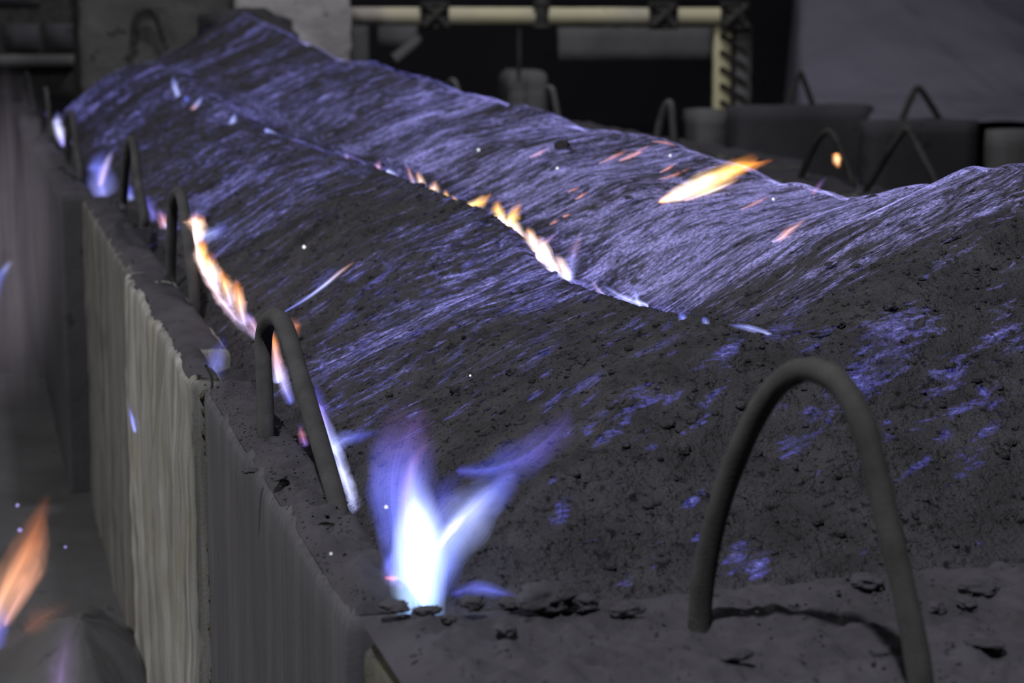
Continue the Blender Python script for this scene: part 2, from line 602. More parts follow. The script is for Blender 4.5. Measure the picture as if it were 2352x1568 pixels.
# distance across the streaks: integrates the turning of the flow with Y well enough for a texture
s_al = X * np.cos(phi) + (Y - 5) * np.sin(phi) * 0.6
t_ac = (Y * np.interp(Y, [3, 8, 20], [1.0, 1.0, 0.8])) - X * np.tan(phi)
bank = np.clip((X - X_VAL - 0.02) / 0.10, 0, 1)
s_al = s_al * (1 + (1 - bank) * np.interp(Y, [7.5, 12], [0.0, 1.7]))
attr(film, 'flow', np.stack([s_al, t_ac, np.zeros_like(X)], -1), 'FLOAT_VECTOR')
u_, v_ = project(P)
sup = (1 - bank) * np.interp(Y, [3.3, 3.9, 4.6, 5.6, 8, 12, 20], [0.28, 0.52, 0.80, 0.86, 0.80, 0.82, 0.84]) \
    + bank * np.interp(Y, [3.4, 3.9, 4.3, 4.8, 6.0, 9, 13, 20], [0.20, 0.55, 0.80, 0.92, 0.96, 0.92, 0.82, 0.74])
sup *= np.interp(X, [0.745, 0.85, 0.95], [0.7, 0.85, 1.0])
# patches of steadier gas in the black foreground slope: centre, half length, half width, tilt, strength
pat = np.zeros_like(X)
PATCH = [(1255, 858, 20, 12, 30, .5), (1480, 915, 60, 10, 38, .5), (1630, 918, 70, 8, 40, .55), (1355, 918, 34, 11, 30, .45), (1385, 1010, 40, 16, 35, .5),
         (1290, 1172, 42, 20, 50, .55), (1270, 1100, 20, 9, 50, .5), (1665, 810, 60, 18, 38, .55), (1660, 850, 26, 12, 20, .5), (1540, 780, 80, 20, 30, .35),
         (1590, 1150, 60, 12, 40, .5), (1600, 1240, 30, 14, 30, .45), (1690, 1275, 46, 26, 60, .62), (1745, 1300, 42, 22, 45, .62), (1495, 1025, 20, 12, 10, .45),
         (1440, 1335, 24, 14, 20, .5), (1500, 1300, 18, 14, 70, .4), (1505, 1250, 34, 14, 30, .3), (1840, 1005, 70, 36, 35, .45), (1850, 950, 44, 20, 20, .35),
         (2010, 850, 150, 50, 40, .55), (2050, 760, 110, 50, 30, .54), (1990, 875, 90, 24, 38, .45), (2170, 860, 90, 40, 50, .38), (2290, 905, 70, 40, 20, .36),
         (2045, 970, 24, 10, 10, .4), (2100, 1075, 62, 11, 38, .6), (2270, 985, 46, 12, 32, .6), (1985, 1265, 22, 8, 50, .5), (2252, 1245, 10, 8, 0, .6),
         (2290, 770, 70, 14, 30, .6), (2310, 715, 60, 26, 35, .35), (2240, 560, 90, 10, 42, .4), (1430, 1110, 22, 8, 30, .35), (940, 880, 44, 10, 35, .4),
         (1240, 820, 70, 16, 35, .45), (840, 800, 24, 24, 40, .45), (1240, 775, 60, 14, 38, .4), (960, 760, 80, 16, 35, .4), (830, 680, 80, 20, 40, .3),
         (1250, 690, 120, 16, 8, .4), (930, 570, 90, 24, 30, .25), (1100, 640, 90, 14, 20, .25)]
PR = random.Random(21)
for k in range(75):
    x, y = PR.uniform(720, 1640), PR.uniform(600, 1010)
    PATCH.append((x, y, PR.uniform(18, 62), PR.uniform(5, 12), PR.uniform(28, 44), PR.uniform(0.36, 0.58)))
for k in range(34):
    x, y = PR.uniform(1780, 2350), PR.uniform(600, 1130)
    PATCH.append((x, y, PR.uniform(20, 80), PR.uniform(7, 26), PR.uniform(26, 46), PR.uniform(0.28, 0.5)))
for (a, b, ln, wd_, ang, st) in PATCH:
    c, s = math.cos(math.radians(ang)), math.sin(math.radians(ang))
    du, dv = u_ - a, -(v_ - b)
    e = ((du * c + dv * s) / ln) ** 2 + ((-du * s + dv * c) / wd_) ** 2
    pat = np.maximum(pat, 1.7 * st * np.exp(-e * 0.8))
dark = np.clip(0.5 + 1.1 * fbm(X * 1.1, Y * 1.5, 0, 77, 2), 0, 1)
attr(film, 'supply', np.clip(sup * (0.84 + 0.20 * dark), 0, 1.15))
attr(film, 'patch', pat)
attr(film, 'warmth', (0.12 + 0.88 * bank) * np.interp(Y, [3.6, 4.4, 6, 9, 13], [0, 0.85, 0.9, 0.5, 0.1]))


# ------------------------------------------------------------------ concrete wall panels with cast-in lifting loops
def rod(name, pts, r, mat, parent, n=56, ns=14):
    Q = catmull(pts, n)
    wob = 1 + 0.05 * fbm(np.arange(n) * 0.35, 0 * np.arange(n), 0, R.randrange(99), 2)
    V = sweep(Q, r * wob, ns)
    f = grid_faces(n, ns, True).tolist()
    f += [list(range(ns))[::-1], list(range((n - 1) * ns, n * ns))]
    return mesh_obj(name, V.reshape(-1, 3), f, mat, parent)


def loop_x(px, X0, X1):
    """bent bar standing in the upright plane between two distances from the axis; feet sunk into the concrete"""
    n = len(px)
    pts = [atx(x, y, X0 + (X1 - X0) * i / (n - 1)) for i, (x, y) in enumerate(px)]
    return [pts[0] - np.array((0, 0, 0.06))] + pts + [pts[-1] - np.array((0, 0, 0.06))]


def prism(name, foot, z0, z1, mat, parent, seg=0.03, bev=0.04, amp=0.008, s=0, top_amp=0.02, drip=0.0):
    """upright block over any outline: walls in rows, top closed by inset rings, all uneven"""
    foot = np.array(foot, float)
    pts = []
    for a, b in zip(foot, np.roll(foot, -1, 0)):
        k = max(1, int(round(np.linalg.norm(b - a) / seg)))
        pts += [a + (b - a) * i / k for i in range(k)]
    pts = np.array(pts)
    n = len(pts)
    nrm = np.roll(pts, -1, 0) - np.roll(pts, 1, 0)
    nrm = np.stack([nrm[:, 1], -nrm[:, 0]], -1)
    nrm /= np.linalg.norm(nrm, axis=1)[:, None]
    rows = []
    for z in np.linspace(z0, z1 - bev, max(4, int((z1 - z0) / 0.06))):
        rows.append((0.0, z))
    for a in (30, 60, 90):
        rows.append((bev * (1 - math.cos(math.radians(a))), z1 - bev + bev * math.sin(math.radians(a))))
    V = []
    for ins, z in rows:
        d = amp * fbm(pts[:, 0] * 6, pts[:, 1] * 6, z * 6, s)
        if drip:
            d = d + drip * min(1.0, 0.12 + max(0.0, z1 - z - 0.04) * 2.2) * fbm(pts[:, 0] * 2.6, pts[:, 1] * 2.6, z * 0.4, s + 9, 3)
        q = pts + nrm * (d - ins)[:, None]
        V.append(np.column_stack([q, np.full(n, z) + (top_amp * 0.5 * fbm(q[:, 0] * 9, q[:, 1] * 9, 0, s + 4) if ins else 0)]))
    V = np.array(V)
    faces = grid_faces(len(rows), n, True)[:, ::-1].tolist()
    V = V.reshape(-1, 3)
    last = (len(rows) - 1) * n
    faces.append([last + i for i in range(n)][::-1])
    return mesh_obj(name, V, faces, mat, parent)


def crust(name, x0, x1, y0, y1, z, mat, parent, amp=0.03, s=0, seg=0.018, feather=0.04, cut=None, mound=0.0, rough=0.22):
    """layer of caked dust on top of a block, thinning out at its rim"""
    nx, ny = max(8, int((x1 - x0) / seg)), max(8, int((y1 - y0) / seg))
    x, y = np.meshgrid(np.linspace(x0, x1, nx), np.linspace(y0, y1, ny), indexing='ij')
    e = np.minimum(np.minimum(x - x0, x1 - x), np.minimum(y - y0, y1 - y)) / feather
    e = np.clip(e, 0, 1)
    e = e * (2 - e)
    n = 0.5 + 0.5 * fbm(x * 5, y * 5, 0, s, 4) + rough * fbm(x * 24, y * 24, 0, s + 3, 4, 0.55) + mound * np.exp(-((x - (x0 + x1) / 2) / (x1 - x0) * 2.2) ** 2)
    zz = z - 0.02 + (0.012 + amp * np.clip(n, 0, 3)) * e
    if cut:
        zz = np.where(cut(x, y), z - 0.25, zz)
    return mesh_obj(name, np.stack([x, y, zz], -1).reshape(-1, 3), grid_faces(nx, ny), mat, parent)


PX0, PX1 = 0.555, 0.735


def panel(label, y0, y1, loop, lx, x0=PX0, x1=PX1, mat=M_PAN, z1=W, notch=None, drip=0.0, rad=0.021, s=0, group='concrete panels of the near furnace wall', amp=0.008, barmat=M_BAR, bev=0.04, rough=0.22, seg=0.018):
    e = empty('concrete_wall_block', ((x0 + x1) / 2, (y0 + y1) / 2, 0), label, 'wall panel', group)
    foot = [(x0, y0), (x1, y0), (x1, y1), (x0, y1)]
    if notch:
        foot = [(x0, y0), (notch[0], y0), (notch[0], notch[1]), (x1, notch[1]), (x1, y1), (x0, y1)]
    prism('slab', foot, 0.0, z1 - 0.015, mat, e, s=s, drip=drip, amp=amp, bev=bev)
    if notch:
        crust('dust_crust', x0 + 0.008, notch[0] - 0.004, y0 + 0.02, notch[1] + 0.03, z1 - 0.004, M_TOP, e, s=s + 7)
    c = crust('dust_crust', x0 + 0.012, x1 - 0.006, (notch[1] if notch else y0) + 0.01, y1 - 0.01, z1 - 0.005, M_TOP, e, s=s + 2, rough=rough, seg=seg)
    if loop:
        rod('lifting_loop', loop_x(loop, *lx), rad, barmat, e)
    return e


H1 = [(611, 1003), (608, 900), (604, 800), (612, 745), (634, 727), (660, 765), (694, 880), (736, 1020), (778, 1172)]
H2 = [(392, 624), (394, 540), (397, 470), (404, 443), (416, 450), (428, 520), (440, 610), (448, 690)]
H3 = [(283, 455), (289, 380), (296, 334), (303, 322), (309, 345), (318, 420), (330, 490)]
H4 = [(155, 365), (156, 310), (157, 268), (162, 260), (168, 290), (176, 350), (183, 398)]
H5 = [(97, 300), (99, 250), (101, 212), (105, 206), (109, 235), (113, 285), (116, 310)]
H6 = [(60, 250), (58, 210), (60, 174), (63, 170), (68, 195), (73, 225), (78, 248)]
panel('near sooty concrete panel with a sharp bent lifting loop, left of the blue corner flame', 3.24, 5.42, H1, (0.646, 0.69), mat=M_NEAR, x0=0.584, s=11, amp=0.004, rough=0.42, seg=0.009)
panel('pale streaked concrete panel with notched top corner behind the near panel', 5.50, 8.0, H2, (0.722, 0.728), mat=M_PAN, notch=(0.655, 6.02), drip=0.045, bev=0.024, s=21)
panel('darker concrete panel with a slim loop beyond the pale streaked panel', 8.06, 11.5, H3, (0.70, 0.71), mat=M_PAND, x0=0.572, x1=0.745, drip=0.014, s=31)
panel('dark concrete panel set back behind the violet wall flame', 11.75, 15.6, H4, (0.60, 0.62), mat=M_DARK, x0=0.45, x1=0.655, s=41)  # one dark concrete tone over the whole panel
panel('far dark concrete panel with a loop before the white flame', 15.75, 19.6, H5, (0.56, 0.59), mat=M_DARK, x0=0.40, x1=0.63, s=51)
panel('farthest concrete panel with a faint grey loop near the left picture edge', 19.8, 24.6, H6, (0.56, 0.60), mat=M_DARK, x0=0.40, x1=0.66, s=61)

# rubble-filled joint between the near panel and the pale one
V, Fc = [], []


def blob(c, r, s, sub=1, flat=0.75):
    t = (1 + 5 ** 0.5) / 2
    v = np.array([(-1, t, 0), (1, t, 0), (-1, -t, 0), (1, -t, 0), (0, -1, t), (0, 1, t), (0, -1, -t), (0, 1, -t), (t, 0, -1), (t, 0, 1), (-t, 0, -1), (-t, 0, 1)], float)
    f = [(0, 11, 5), (0, 5, 1), (0, 1, 7), (0, 7, 10), (0, 10, 11), (1, 5, 9), (5, 11, 4), (11, 10, 2), (10, 7, 6), (7, 1, 8), (3, 9, 4), (3, 4, 2), (3, 2, 6), (3, 6, 8), (3, 8, 9), (4, 9, 5), (2, 4, 11), (6, 2, 10), (8, 6, 7), (9, 8, 1)]
    v /= np.linalg.norm(v[0])
    for _ in range(sub):
        v = v.tolist()
        cache, nf = {}, []

        def mid(a, b):
            k = (min(a, b), max(a, b))
            if k not in cache:
                p = np.array(v[a]) + np.array(v[b])
                v.append((p / np.linalg.norm(p)).tolist())
                cache[k] = len(v) - 1
            return cache[k]
        for a, b, c2 in f:
            ab, bc, ca = mid(a, b), mid(b, c2), mid(c2, a)
            nf += [(a, ab, ca), (b, bc, ab), (c2, ca, bc), (ab, bc, ca)]
        v, f = np.array(v), nf
    rr = 1 + 0.28 * fbm(v[:, 0] * 1.7 + s, v[:, 1] * 1.7, v[:, 2] * 1.7, s, 2)
    v = v * rr[:, None] * np.asarray(r) * (1, 1, flat)
    return v + np.asarray(c), np.array(f)


def scatter(name, spots, mat, label, cat):
    VV, FF, n = [], [], 0
    for c, r, s, sub in spots:
        v, f = blob(c, r, s, sub)
        VV.append(v)
        FF.append(f + n)
        n += len(v)
    return tag(mesh_obj(name, np.vstack(VV), np.vstack(FF), mat), label, cat, kind='stuff')


sp = []
for k in range(900):
    z = R.uniform(0.2, 1.75)
    sp.append(((R.uniform(0.597, 0.70), R.uniform(5.41, 5.52), z), 0.006 + 0.016 * R.random() ** 2, k, 1))
scatter('mortar_rubble', sp, M_MORT, 'crumbled yellowish mortar packed in the joint between two panels', 'rubble')
wire = [np.array((0.60, 5.43, 1.72)), np.array((0.61, 5.44, 1.80)), np.array((0.594, 5.45, 1.845))]
tag(rod('bent_wire', wire, 0.004, M_STL, None, 12, 8), 'short black wire sticking up from the joint beside the small blue flame', 'wire')

# front wall: thick block across the near end, with its own tall loop
LF, RF_ = atz(1608, 1405, W + 0.02), atz(2116, 1585, W + 0.02)
e = empty('end_wall_block', (1.6, 2.7, 0), 'thick dusty end wall block across the picture bottom with the largest lifting loop', 'wall block')
prism('slab', [(0.585, 2.2), (3.4, 2.2), (3.4, 3.19), (0.600, 3.19)], 0.0, W - 0.035, M_YEL, e, s=71, amp=0.014, bev=0.07)
crust('dust_crust', 0.605, 3.38, 2.22, 3.21, W - 0.004, M_TOP, e, amp=0.024, s=73, seg=0.0085, feather=0.10, rough=0.42)
nrm = np.cross(RF_ - LF, (0, 0, 1.0))
HR = [(1608, 1405), (1622, 1285), (1662, 1130), (1720, 985), (1778, 892), (1835, 852), (1890, 855), (1940, 895), (1985, 985), (2018, 1110), (2058, 1280), (2092, 1430), (2116, 1585)]
pts = []
for x, y in HR:
    d = ray(x, y)
    pts.append(EYE + d * (np.dot(LF - EYE, nrm) / np.dot(d, nrm)))
pts = [pts[0] - np.array((0, 0, 0.08))] + pts + [pts[-1] - np.array((0, 0, 0.08))]
rod('lifting_loop', pts, 0.0195, M_BARR, e, 90, 20)

# ------------------------------------------------------------------ lumps lying about
def lump(px, py, rpx, label, where, s, flat=0.6, mat=M_CH, asp=1.0):
    P = on_bed(px, py) if where == 'bed' else atz(px, py, W + 0.01)
    r = rpx / F * depth(P)
    v, f = blob((0, 0, 0), 1.0, s, 3, 1.0)
    v = v * np.array((r * asp, r, r * flat))
    v += 0.05 * r * fbm(v[:, 0] / r * 4, v[:, 1] / r * 4, v[:, 2] / r * 4, s, 3)[:, None]
    o = mesh_obj('lump', v, f, mat)
    o.location = P + np.array((0, 0, r * flat * 0.35))
    o.rotation_euler = (0, 0, s * 1.3)
    return tag(o, label, 'lump', 'loose lumps on bed and walls')


lump(1292, 345, 21, 'big black lump on the flame-washed right bank below the ridge', 'bed', 3, 0.8)
lump(1788, 530, 17, 'flat dark lump left of the small slanting orange flame', 'bed', 5, 0.35, asp=1.7)
lump(1812, 506, 8, 'pea-like black lump just above the small slanting orange flame', 'bed', 6, 0.9)
lump(1468, 457, 34, 'long flat black lump added for a dark hole below and left of the large orange jet', 'bed', 7, 0.16, asp=1.0)  # black lump put where the bank has only a dark hole
lump(1138, 258, 12, 'dark lump high on the right bank just under the ridge line', 'bed', 8, 0.8)
lump(1320, 372, 8, 'small dark lump downhill of the big black lump', 'bed', 9, 0.8)
lump(1500, 418, 9, 'small dark lump left of the large orange jet of flame', 'bed', 10, 0.8)
lump(1735, 469, 8, 'small black lump in the pink streak below the large orange jet', 'bed', 12, 0.8)
lump(2195, 548, 11, 'round black lump on the upper right slope', 'bed', 14, 0.9)
lump(2045, 708, 16, 'dark lump in the blue streaks right of the groove end', 'bed', 16, 0.7)
lump(1885, 770, 26, 'broad flat black lump right of the groove end', 'bed', 18, 0.4)
lump(1925, 748, 15, 'rounded black lump above the broad flat one', 'bed', 20, 0.6)
lump(2320, 1020, 14, 'black lump near the right picture edge', 'bed', 22, 0.7)
lump(1990, 1338, 33, 'dark oval lump on the end wall between the feet of the largest loop', 'wall', 24, 0.45, M_TOP, 1.1)
lump(2245, 1352, 40, 'wide dark lump on the end wall right of the largest loop', 'wall', 26, 0.4, M_TOP, 1.2)
lump(2150, 1400, 22, 'blocky lump touching the right leg of the largest loop', 'wall', 28, 0.7, M_TOP)
lump(2220, 1385, 24, 'low lump in front of the wide dark lump', 'wall', 30, 0.4, M_TOP, 1.4)
lump(1250, 1385, 62, 'crumbling heap of dust caked on the end wall edge', 'wall', 32, 0.5, M_TOP, 1.2)
lump(1345, 1392, 26, 'lump with a black hollow on the crumbling heap', 'wall', 34, 0.9, M_TOP)
lump(1085, 1390, 26, 'dark lump on the end wall edge right of the corner flame', 'wall', 36, 0.6, M_TOP)
lump(905, 1398, 30, 'dark lump on the end wall at the foot of the corner flame', 'wall', 38, 0.45, M_TOP, 1.3)
lump(1030, 1425, 18, 'small lump in front of the dark lump right of the corner flame', 'wall', 40, 0.6, M_TOP)
lump(1690, 1508, 26, 'dark clot of dust front of the left foot of the largest loop', 'wall', 46, 0.45, M_TOP, 1.5)
lump(1440, 1400, 30, 'low clot of dust on the end wall rim right of the crumbling heap', 'wall', 48, 0.5, M_TOP, 1.3)
lump(2020, 1500, 20, 'dark clot of dust beside the loop shadow', 'wall', 50, 0.4, M_TOP, 1.2)
lump(1160, 1445, 24, 'clot of dust on the end wall front of the crumbling heap', 'wall', 52, 0.4, M_TOP, 1.5)
lump(1170, 1392, 22, 'knobbly lump left of the crumbling heap', 'wall', 54, 0.7, M_TOP, 1.1)
lump(1560, 1490, 20, 'flat clot of dust left of the largest loop on the end wall', 'wall', 56, 0.35, M_TOP, 1.5)
lump(980, 1404, 26, 'dust lump on the rim right below the white-hot core', 'wall', 58, 0.35, M_TOP, 1.3)
lump(2260, 1478, 28, 'flat clot of dust at the right end of the end wall', 'wall', 60, 0.3, M_TOP, 1.6)
lump(640, 1098, 20, 'flat pebble on the near panel left of its loop', 'wall', 42, 0.3, M_TOP, 1.4)
lump(575, 1082, 16, 'small pebble on the outer edge of the near panel', 'wall', 44, 0.3, M_TOP, 1.4)

sp = []
for k in range(9000):
    y = 3.3 * (11.0 / 3.3) ** R.random()
    x = 0.8 + 1.9 * R.random() ** 1.1
    r = min(0.013, 0.0017 * (1 / (R.random() + 0.03)) ** 0.6) * (1 + 0.06 * y)
    sp.append(((x, y, float(hfull(x, y)) + r * 0.15), r, k, 0))
scatter('loose_clods', sp, M_CH, 'small loose clods strewn over the black bed', 'clods')
sp = []
for k in range(900):
    if k % 3:
        x, y = R.uniform(0.62, 2.3), R.uniform(2.5, 3.17)
    else:
        x, y = R.uniform(0.58, 0.72), R.uniform(3.25, 5.38)
    sp.append(((x, y, W + R.uniform(0.002, 0.016)), 0.0016 / (R.random() + 0.16) ** 0.6, k, 1))
scatter('wall_crumbs', sp, M_TOP, 'crumbs of caked dust strewn on the wall tops', 'crumbs')


# ------------------------------------------------------------------ flames
def flame(label, path, rad, cols, E=1.0, shells=6, ns=16, n=34, seed=0, rough=0.25, group=None, name='flame', squash=None, streak=3.0):
    """one flame: nested closed shells round a bent axis, hottest where they are many.
    cols: (position, (r, g, b)) stops along the flame"""
    Q = catmull(path, n)
    t = np.linspace(0, 1, n)
    rr = np.interp(t, np.linspace(0, 1, len(rad)), rad)
    rr = rr * np.sqrt(np.clip(np.minimum(t / 0.04, (1 - t) / 0.04), 0, 1)) + 1e-5
    th = np.linspace(0, 2 * np.pi, ns, endpoint=False)
    stops = [c[0] for c in cols]
    C = np.stack([np.interp(t, stops, [c[1][k] for c in cols]) for k in range(3)], -1)
    VV, FF, CC, UU = [], [], [], []
    base = 0
    L = float(np.sum(np.linalg.norm(np.diff(Q, axis=0), axis=1))) + 1e-6
    for s in range(shells):
        fr = (s + 0.6) / shells
        T, A = np.meshgrid(t, th, indexing='ij')
        jit = 1 + rough * (0.35 + 1.3 * T) * fbm(np.cos(A) * 2.2 + seed * 3.1, np.sin(A) * 2.2 + fr * 0.5, T * streak, seed, 3)
        V = sweep(Q, rr * fr, ns, np.clip(jit, 0.15, 3))
        VV.append(V.reshape(-1, 3))
        FF.append(grid_faces(n, ns, True) + base)
        base += n * ns
        fade = np.interp(T, [0, 0.04, 0.55, 1.0], [0.6, 1, 1, 0.0])
        CC.append((C[:, None, :] * fade[..., None] * (E / (2 * shells)) * (1.7 - 1.35 * fr)).reshape(-1, 3))
        UU.append(np.stack([np.cos(A) * 1.3 + seed, np.sin(A) * 1.3 + fr, T * streak * 0.7 + seed * 2.7], -1).reshape(-1, 3))
    o = mesh_obj(name, np.vstack(VV), np.vstack(FF), M_FL)
    cc = np.vstack(CC)
    attr(o, 'glow', np.column_stack([cc, np.ones(len(cc))]), 'FLOAT_COLOR')
    attr(o, 'flow', np.vstack(UU), 'FLOAT_VECTOR')
    return tag(o, label, 'flame', group)


BLUE, DEEP, PALE, WHITE = (0.16, 0.20, 1.0), (0.09, 0.09, 0.62), (0.55, 0.62, 1.3), (1.1, 1.35, 1.6)
VIO, PINK, ORG, YEL, RED = (0.30, 0.20, 0.85), (0.95, 0.55, 0.75), (1.3, 0.42, 0.08), (1.6, 1.0, 0.28), (1.1, 0.28, 0.14)
CREAM, LAV = (1.7, 1.25, 1.0), (0.75, 0.65, 1.25)


def tongue(label, pts, wpx, cols, E, seed, anchor='bed', X=None, lift=0.008, **kw):
    """flame from pixels: foot on the bed, or in the upright plane at a distance X from the axis; the rest at the foot's depth"""
    if anchor == 'bed':
        foot = on_bed(*pts[0])
        path = [foot + np.array((0, 0, lift - 0.01))] + [atdep(x, y, depth(foot) - 0.02) for x, y in pts[1:]]
    elif anchor == 'lie':                              # licks along the slope
        path = []
        for i, (x, y) in enumerate(pts):
            q = on_bed(x, y, lift)
            if path and depth(q) > depth(path[-1]) + 0.9:
                q = atdep(x, y, depth(path[-1]) + 0.12)
            path.append(q)
    elif anchor == 'jet':                              # leaves the slope and blows clear over the ridge
        a, b = on_bed(*pts[0], lift), depth(on_bed(1640, 425)) - 0.02
        path = [a] + [atdep(x, y, depth(a) + (b - depth(a)) * (i + 1) / (len(pts) - 1)) for i, (x, y) in enumerate(pts[1:])]
    elif anchor == 'x':
        path = [atx(x, y, X) for x, y in pts]
    else:
        path = [atdep(x, y, X) for x, y in pts]
    sc = depth(path[0]) / F
    return flame(label, path, [w * sc for w in wpx], cols, E, seed=seed, **kw)


G = 'flames along the groove in the bed'
GW = 'flames along the inner edge of the panel wall'
# corner flame
cf = depth(atz(965, 1380, W)) + 0.045
tongue('tall white-hot core of the flame at the inner corner of panel and end wall', [(964, 1440), (961, 1360), (960, 1280), (956, 1200), (950, 1130), (946, 1030)], [60, 66, 66, 56, 44, 22],
       [(0, (0.3, 0.55, 1.6)), (0.12, (0.7, 1.1, 1.9)), (0.55, (1.2, 1.5, 1.9)), (0.78, (0.5, 0.6, 1.4)), (1, (0.14, 0.12, 0.5))], 2.3, 1, 'd', cf, shells=10, ns=28, rough=0.16, streak=1.6, n=44)
tongue('broad blue veil of flame left of the white-hot core', [(930, 1340), (918, 1240), (912, 1150), (920, 1070), (945, 990), (985, 930)], [38, 54, 66, 72, 66, 30],
       [(0, BLUE), (0.3, BLUE), (0.6, (0.13, 0.13, 0.66)), (0.8, (0.14, 0.08, 0.34)), (1, (0.10, 0.04, 0.2))], 1.35, 2, 'd', cf + 0.05, shells=9, ns=28, rough=0.45, streak=2.2, n=44)
tongue('pinkish streak of flame rising inside the blue veil', [(935, 1250), (930, 1180), (935, 1110), (958, 1050), (990, 1000)], [10, 18, 18, 16, 6],
       [(0, LAV), (0.5, (0.35, 0.18, 0.5)), (1, (0.2, 0.06, 0.2))], 0.6, 9, 'd', cf + 0.02, rough=0.5)
tongue('forked blue lick leaning right from the white-hot core', [(968, 1380), (1005, 1270), (1055, 1205), (1105, 1155), (1160, 1110), (1200, 1085)], [50, 62, 66, 60, 44, 14],
       [(0, BLUE), (0.3, (0.5, 0.65, 1.4)), (0.5, (0.6, 0.7, 1.5)), (0.75, (0.2, 0.25, 1.1)), (1, (0.10, 0.08, 0.5))], 1.25, 3, 'd', cf + 0.05, shells=9, ns=26, rough=0.4, streak=2.2, n=44)
tongue('cream streak within the forked blue lick', [(1005, 1265), (1025, 1230), (1050, 1200), (1075, 1175)], [6, 12, 12, 5], [(0, PALE), (0.5, (1.2, 0.9, 1.1)), (1, LAV)], 0.9, 19, 'd', cf + 0.02, rough=0.4)
tongue('dim blue gas between the veil and the forked lick', [(980, 1260), (1000, 1190), (1025, 1130), (1050, 1080)], [40, 52, 46, 16],
       [(0, BLUE), (0.5, (0.12, 0.14, 0.75)), (1, (0.06, 0.06, 0.4))], 0.7, 18, 'd', cf + 0.07, shells=8, ns=24, rough=0.5)
tongue('long faint violet wisp trailing right above the forked blue lick', [(1045, 1082), (1110, 1080), (1170, 1066), (1230, 1030), (1290, 975), (1310, 930)], [16, 28, 40, 44, 34, 8],
       [(0, DEEP), (0.25, (0.12, 0.15, 0.85)), (0.6, (0.11, 0.09, 0.5)), (1, (0.08, 0.04, 0.25))], 0.8, 4, 'd', cf + 0.25, shells=8, ns=20, rough=0.55, streak=2.5)
tongue('pale blue lower skirt right of the white-hot core', [(1000, 1385), (1015, 1330), (1035, 1265), (1075, 1200)], [24, 36, 44, 20],
       [(0, DEEP), (0.5, (0.2, 0.28, 1.0)), (1, DEEP)], 0.75, 5, 'd', cf + 0.03, rough=0.35)
tongue('small round blue curl left of the white-hot core', [(930, 1350), (903, 1328), (892, 1300), (902, 1275), (930, 1266)], [16, 24, 22, 18, 8],
       [(0, (0.2, 0.1, 0.5)), (0.25, (0.3, 0.25, 0.9)), (0.6, BLUE), (1, DEEP)], 0.7, 6, 'd', cf - 0.10, rough=0.2)
tongue('orange glint inside the round blue curl', [(884, 1326), (902, 1328), (918, 1327)], [4, 8, 6], [(0, RED), (1, RED)], 1.1, 7, 'd', cf - 0.13, shells=3, ns=10, n=12)
tongue('low blue flame lying along the end wall right of the corner', [(1035, 1366), (1080, 1352), (1120, 1352), (1160, 1364), (1195, 1372)], [12, 20, 20, 16, 4],
       [(0, DEEP), (0.5, (0.16, 0.2, 1.0)), (1, DEEP)], 0.7, 8, 'd', cf + 0.04, rough=0.4)
# along the panels
wx = 0.755
tongue('thin blue-white ribbon of flame along the foot of the bent loop', [(728, 925), (752, 990), (778, 1060), (800, 1120), (818, 1170), (832, 1212)], [10, 18, 19, 16, 17, 12],
       [(0, VIO), (0.3, PALE), (0.6, (0.8, 0.85, 1.4)), (1, PALE)], 1.3, 10, 'x', 0.765, group=GW, n=44, rough=0.5, streak=9)
tongue('spreading blue veil right of the bent loop leg', [(760, 1035), (790, 1010), (830, 1000), (880, 985)], [22, 24, 16, 6], [(0, PALE), (0.5, BLUE), (1, DEEP)], 0.7, 11, 'lie', lift=0.03, group=GW)
tongue('faint violet veil above the blue-white ribbon', [(745, 980), (735, 940), (728, 900), (722, 860)], [22, 24, 16, 6], [(0, VIO), (0.6, DEEP), (1, (0.05, 0.03, 0.2))], 0.55, 12, 'x', 0.775, group=GW)
tongue('small purple and orange flame low between the bent loop legs', [(700, 1020), (694, 998), (688, 970)], [14, 12, 5], [(0, VIO), (0.5, (0.7, 0.25, 0.3)), (1, DEEP)], 0.8, 13, 'x', 0.755, group=GW)
tongue('orange flame framed by the top of the bent loop', [(640, 880), (634, 830), (628, 785), (618, 745)], [16, 18, 12, 5], [(0, PALE), (0.3, PINK), (0.7, ORG), (1, RED)], 1.5, 14, 'x', 0.75, group=GW)
tongue('blue and pink flame under the orange one within the bent loop', [(668, 925), (655, 890), (645, 850), (640, 830)], [13, 18, 14, 6], [(0, BLUE), (0.5, LAV), (1, PINK)], 1.0, 15, 'x', 0.755, group=GW)
tongue('curling orange flame right of the bent loop top', [(655, 790), (672, 768), (680, 745), (664, 728)], [10, 16, 12, 5], [(0, (0.4, 0.12, 0.2)), (0.5, (0.8, 0.25, 0.08)), (1, (0.3, 0.08, 0.05))], 0.7, 16, 'x', 0.775, group=GW)
tongue('continuous pink-white base of the bright row along the panel edge', [(446, 520), (452, 575), (468, 620), (492, 665), (520, 705), (552, 742), (592, 782)], [8, 12, 12, 11, 10, 10, 5], [(0, CREAM), (0.6, (1.3, .9, 1.1)), (1, LAV)], 1.3, 39, 'x', 0.752, group=GW, n=60, rough=0.5, streak=14)
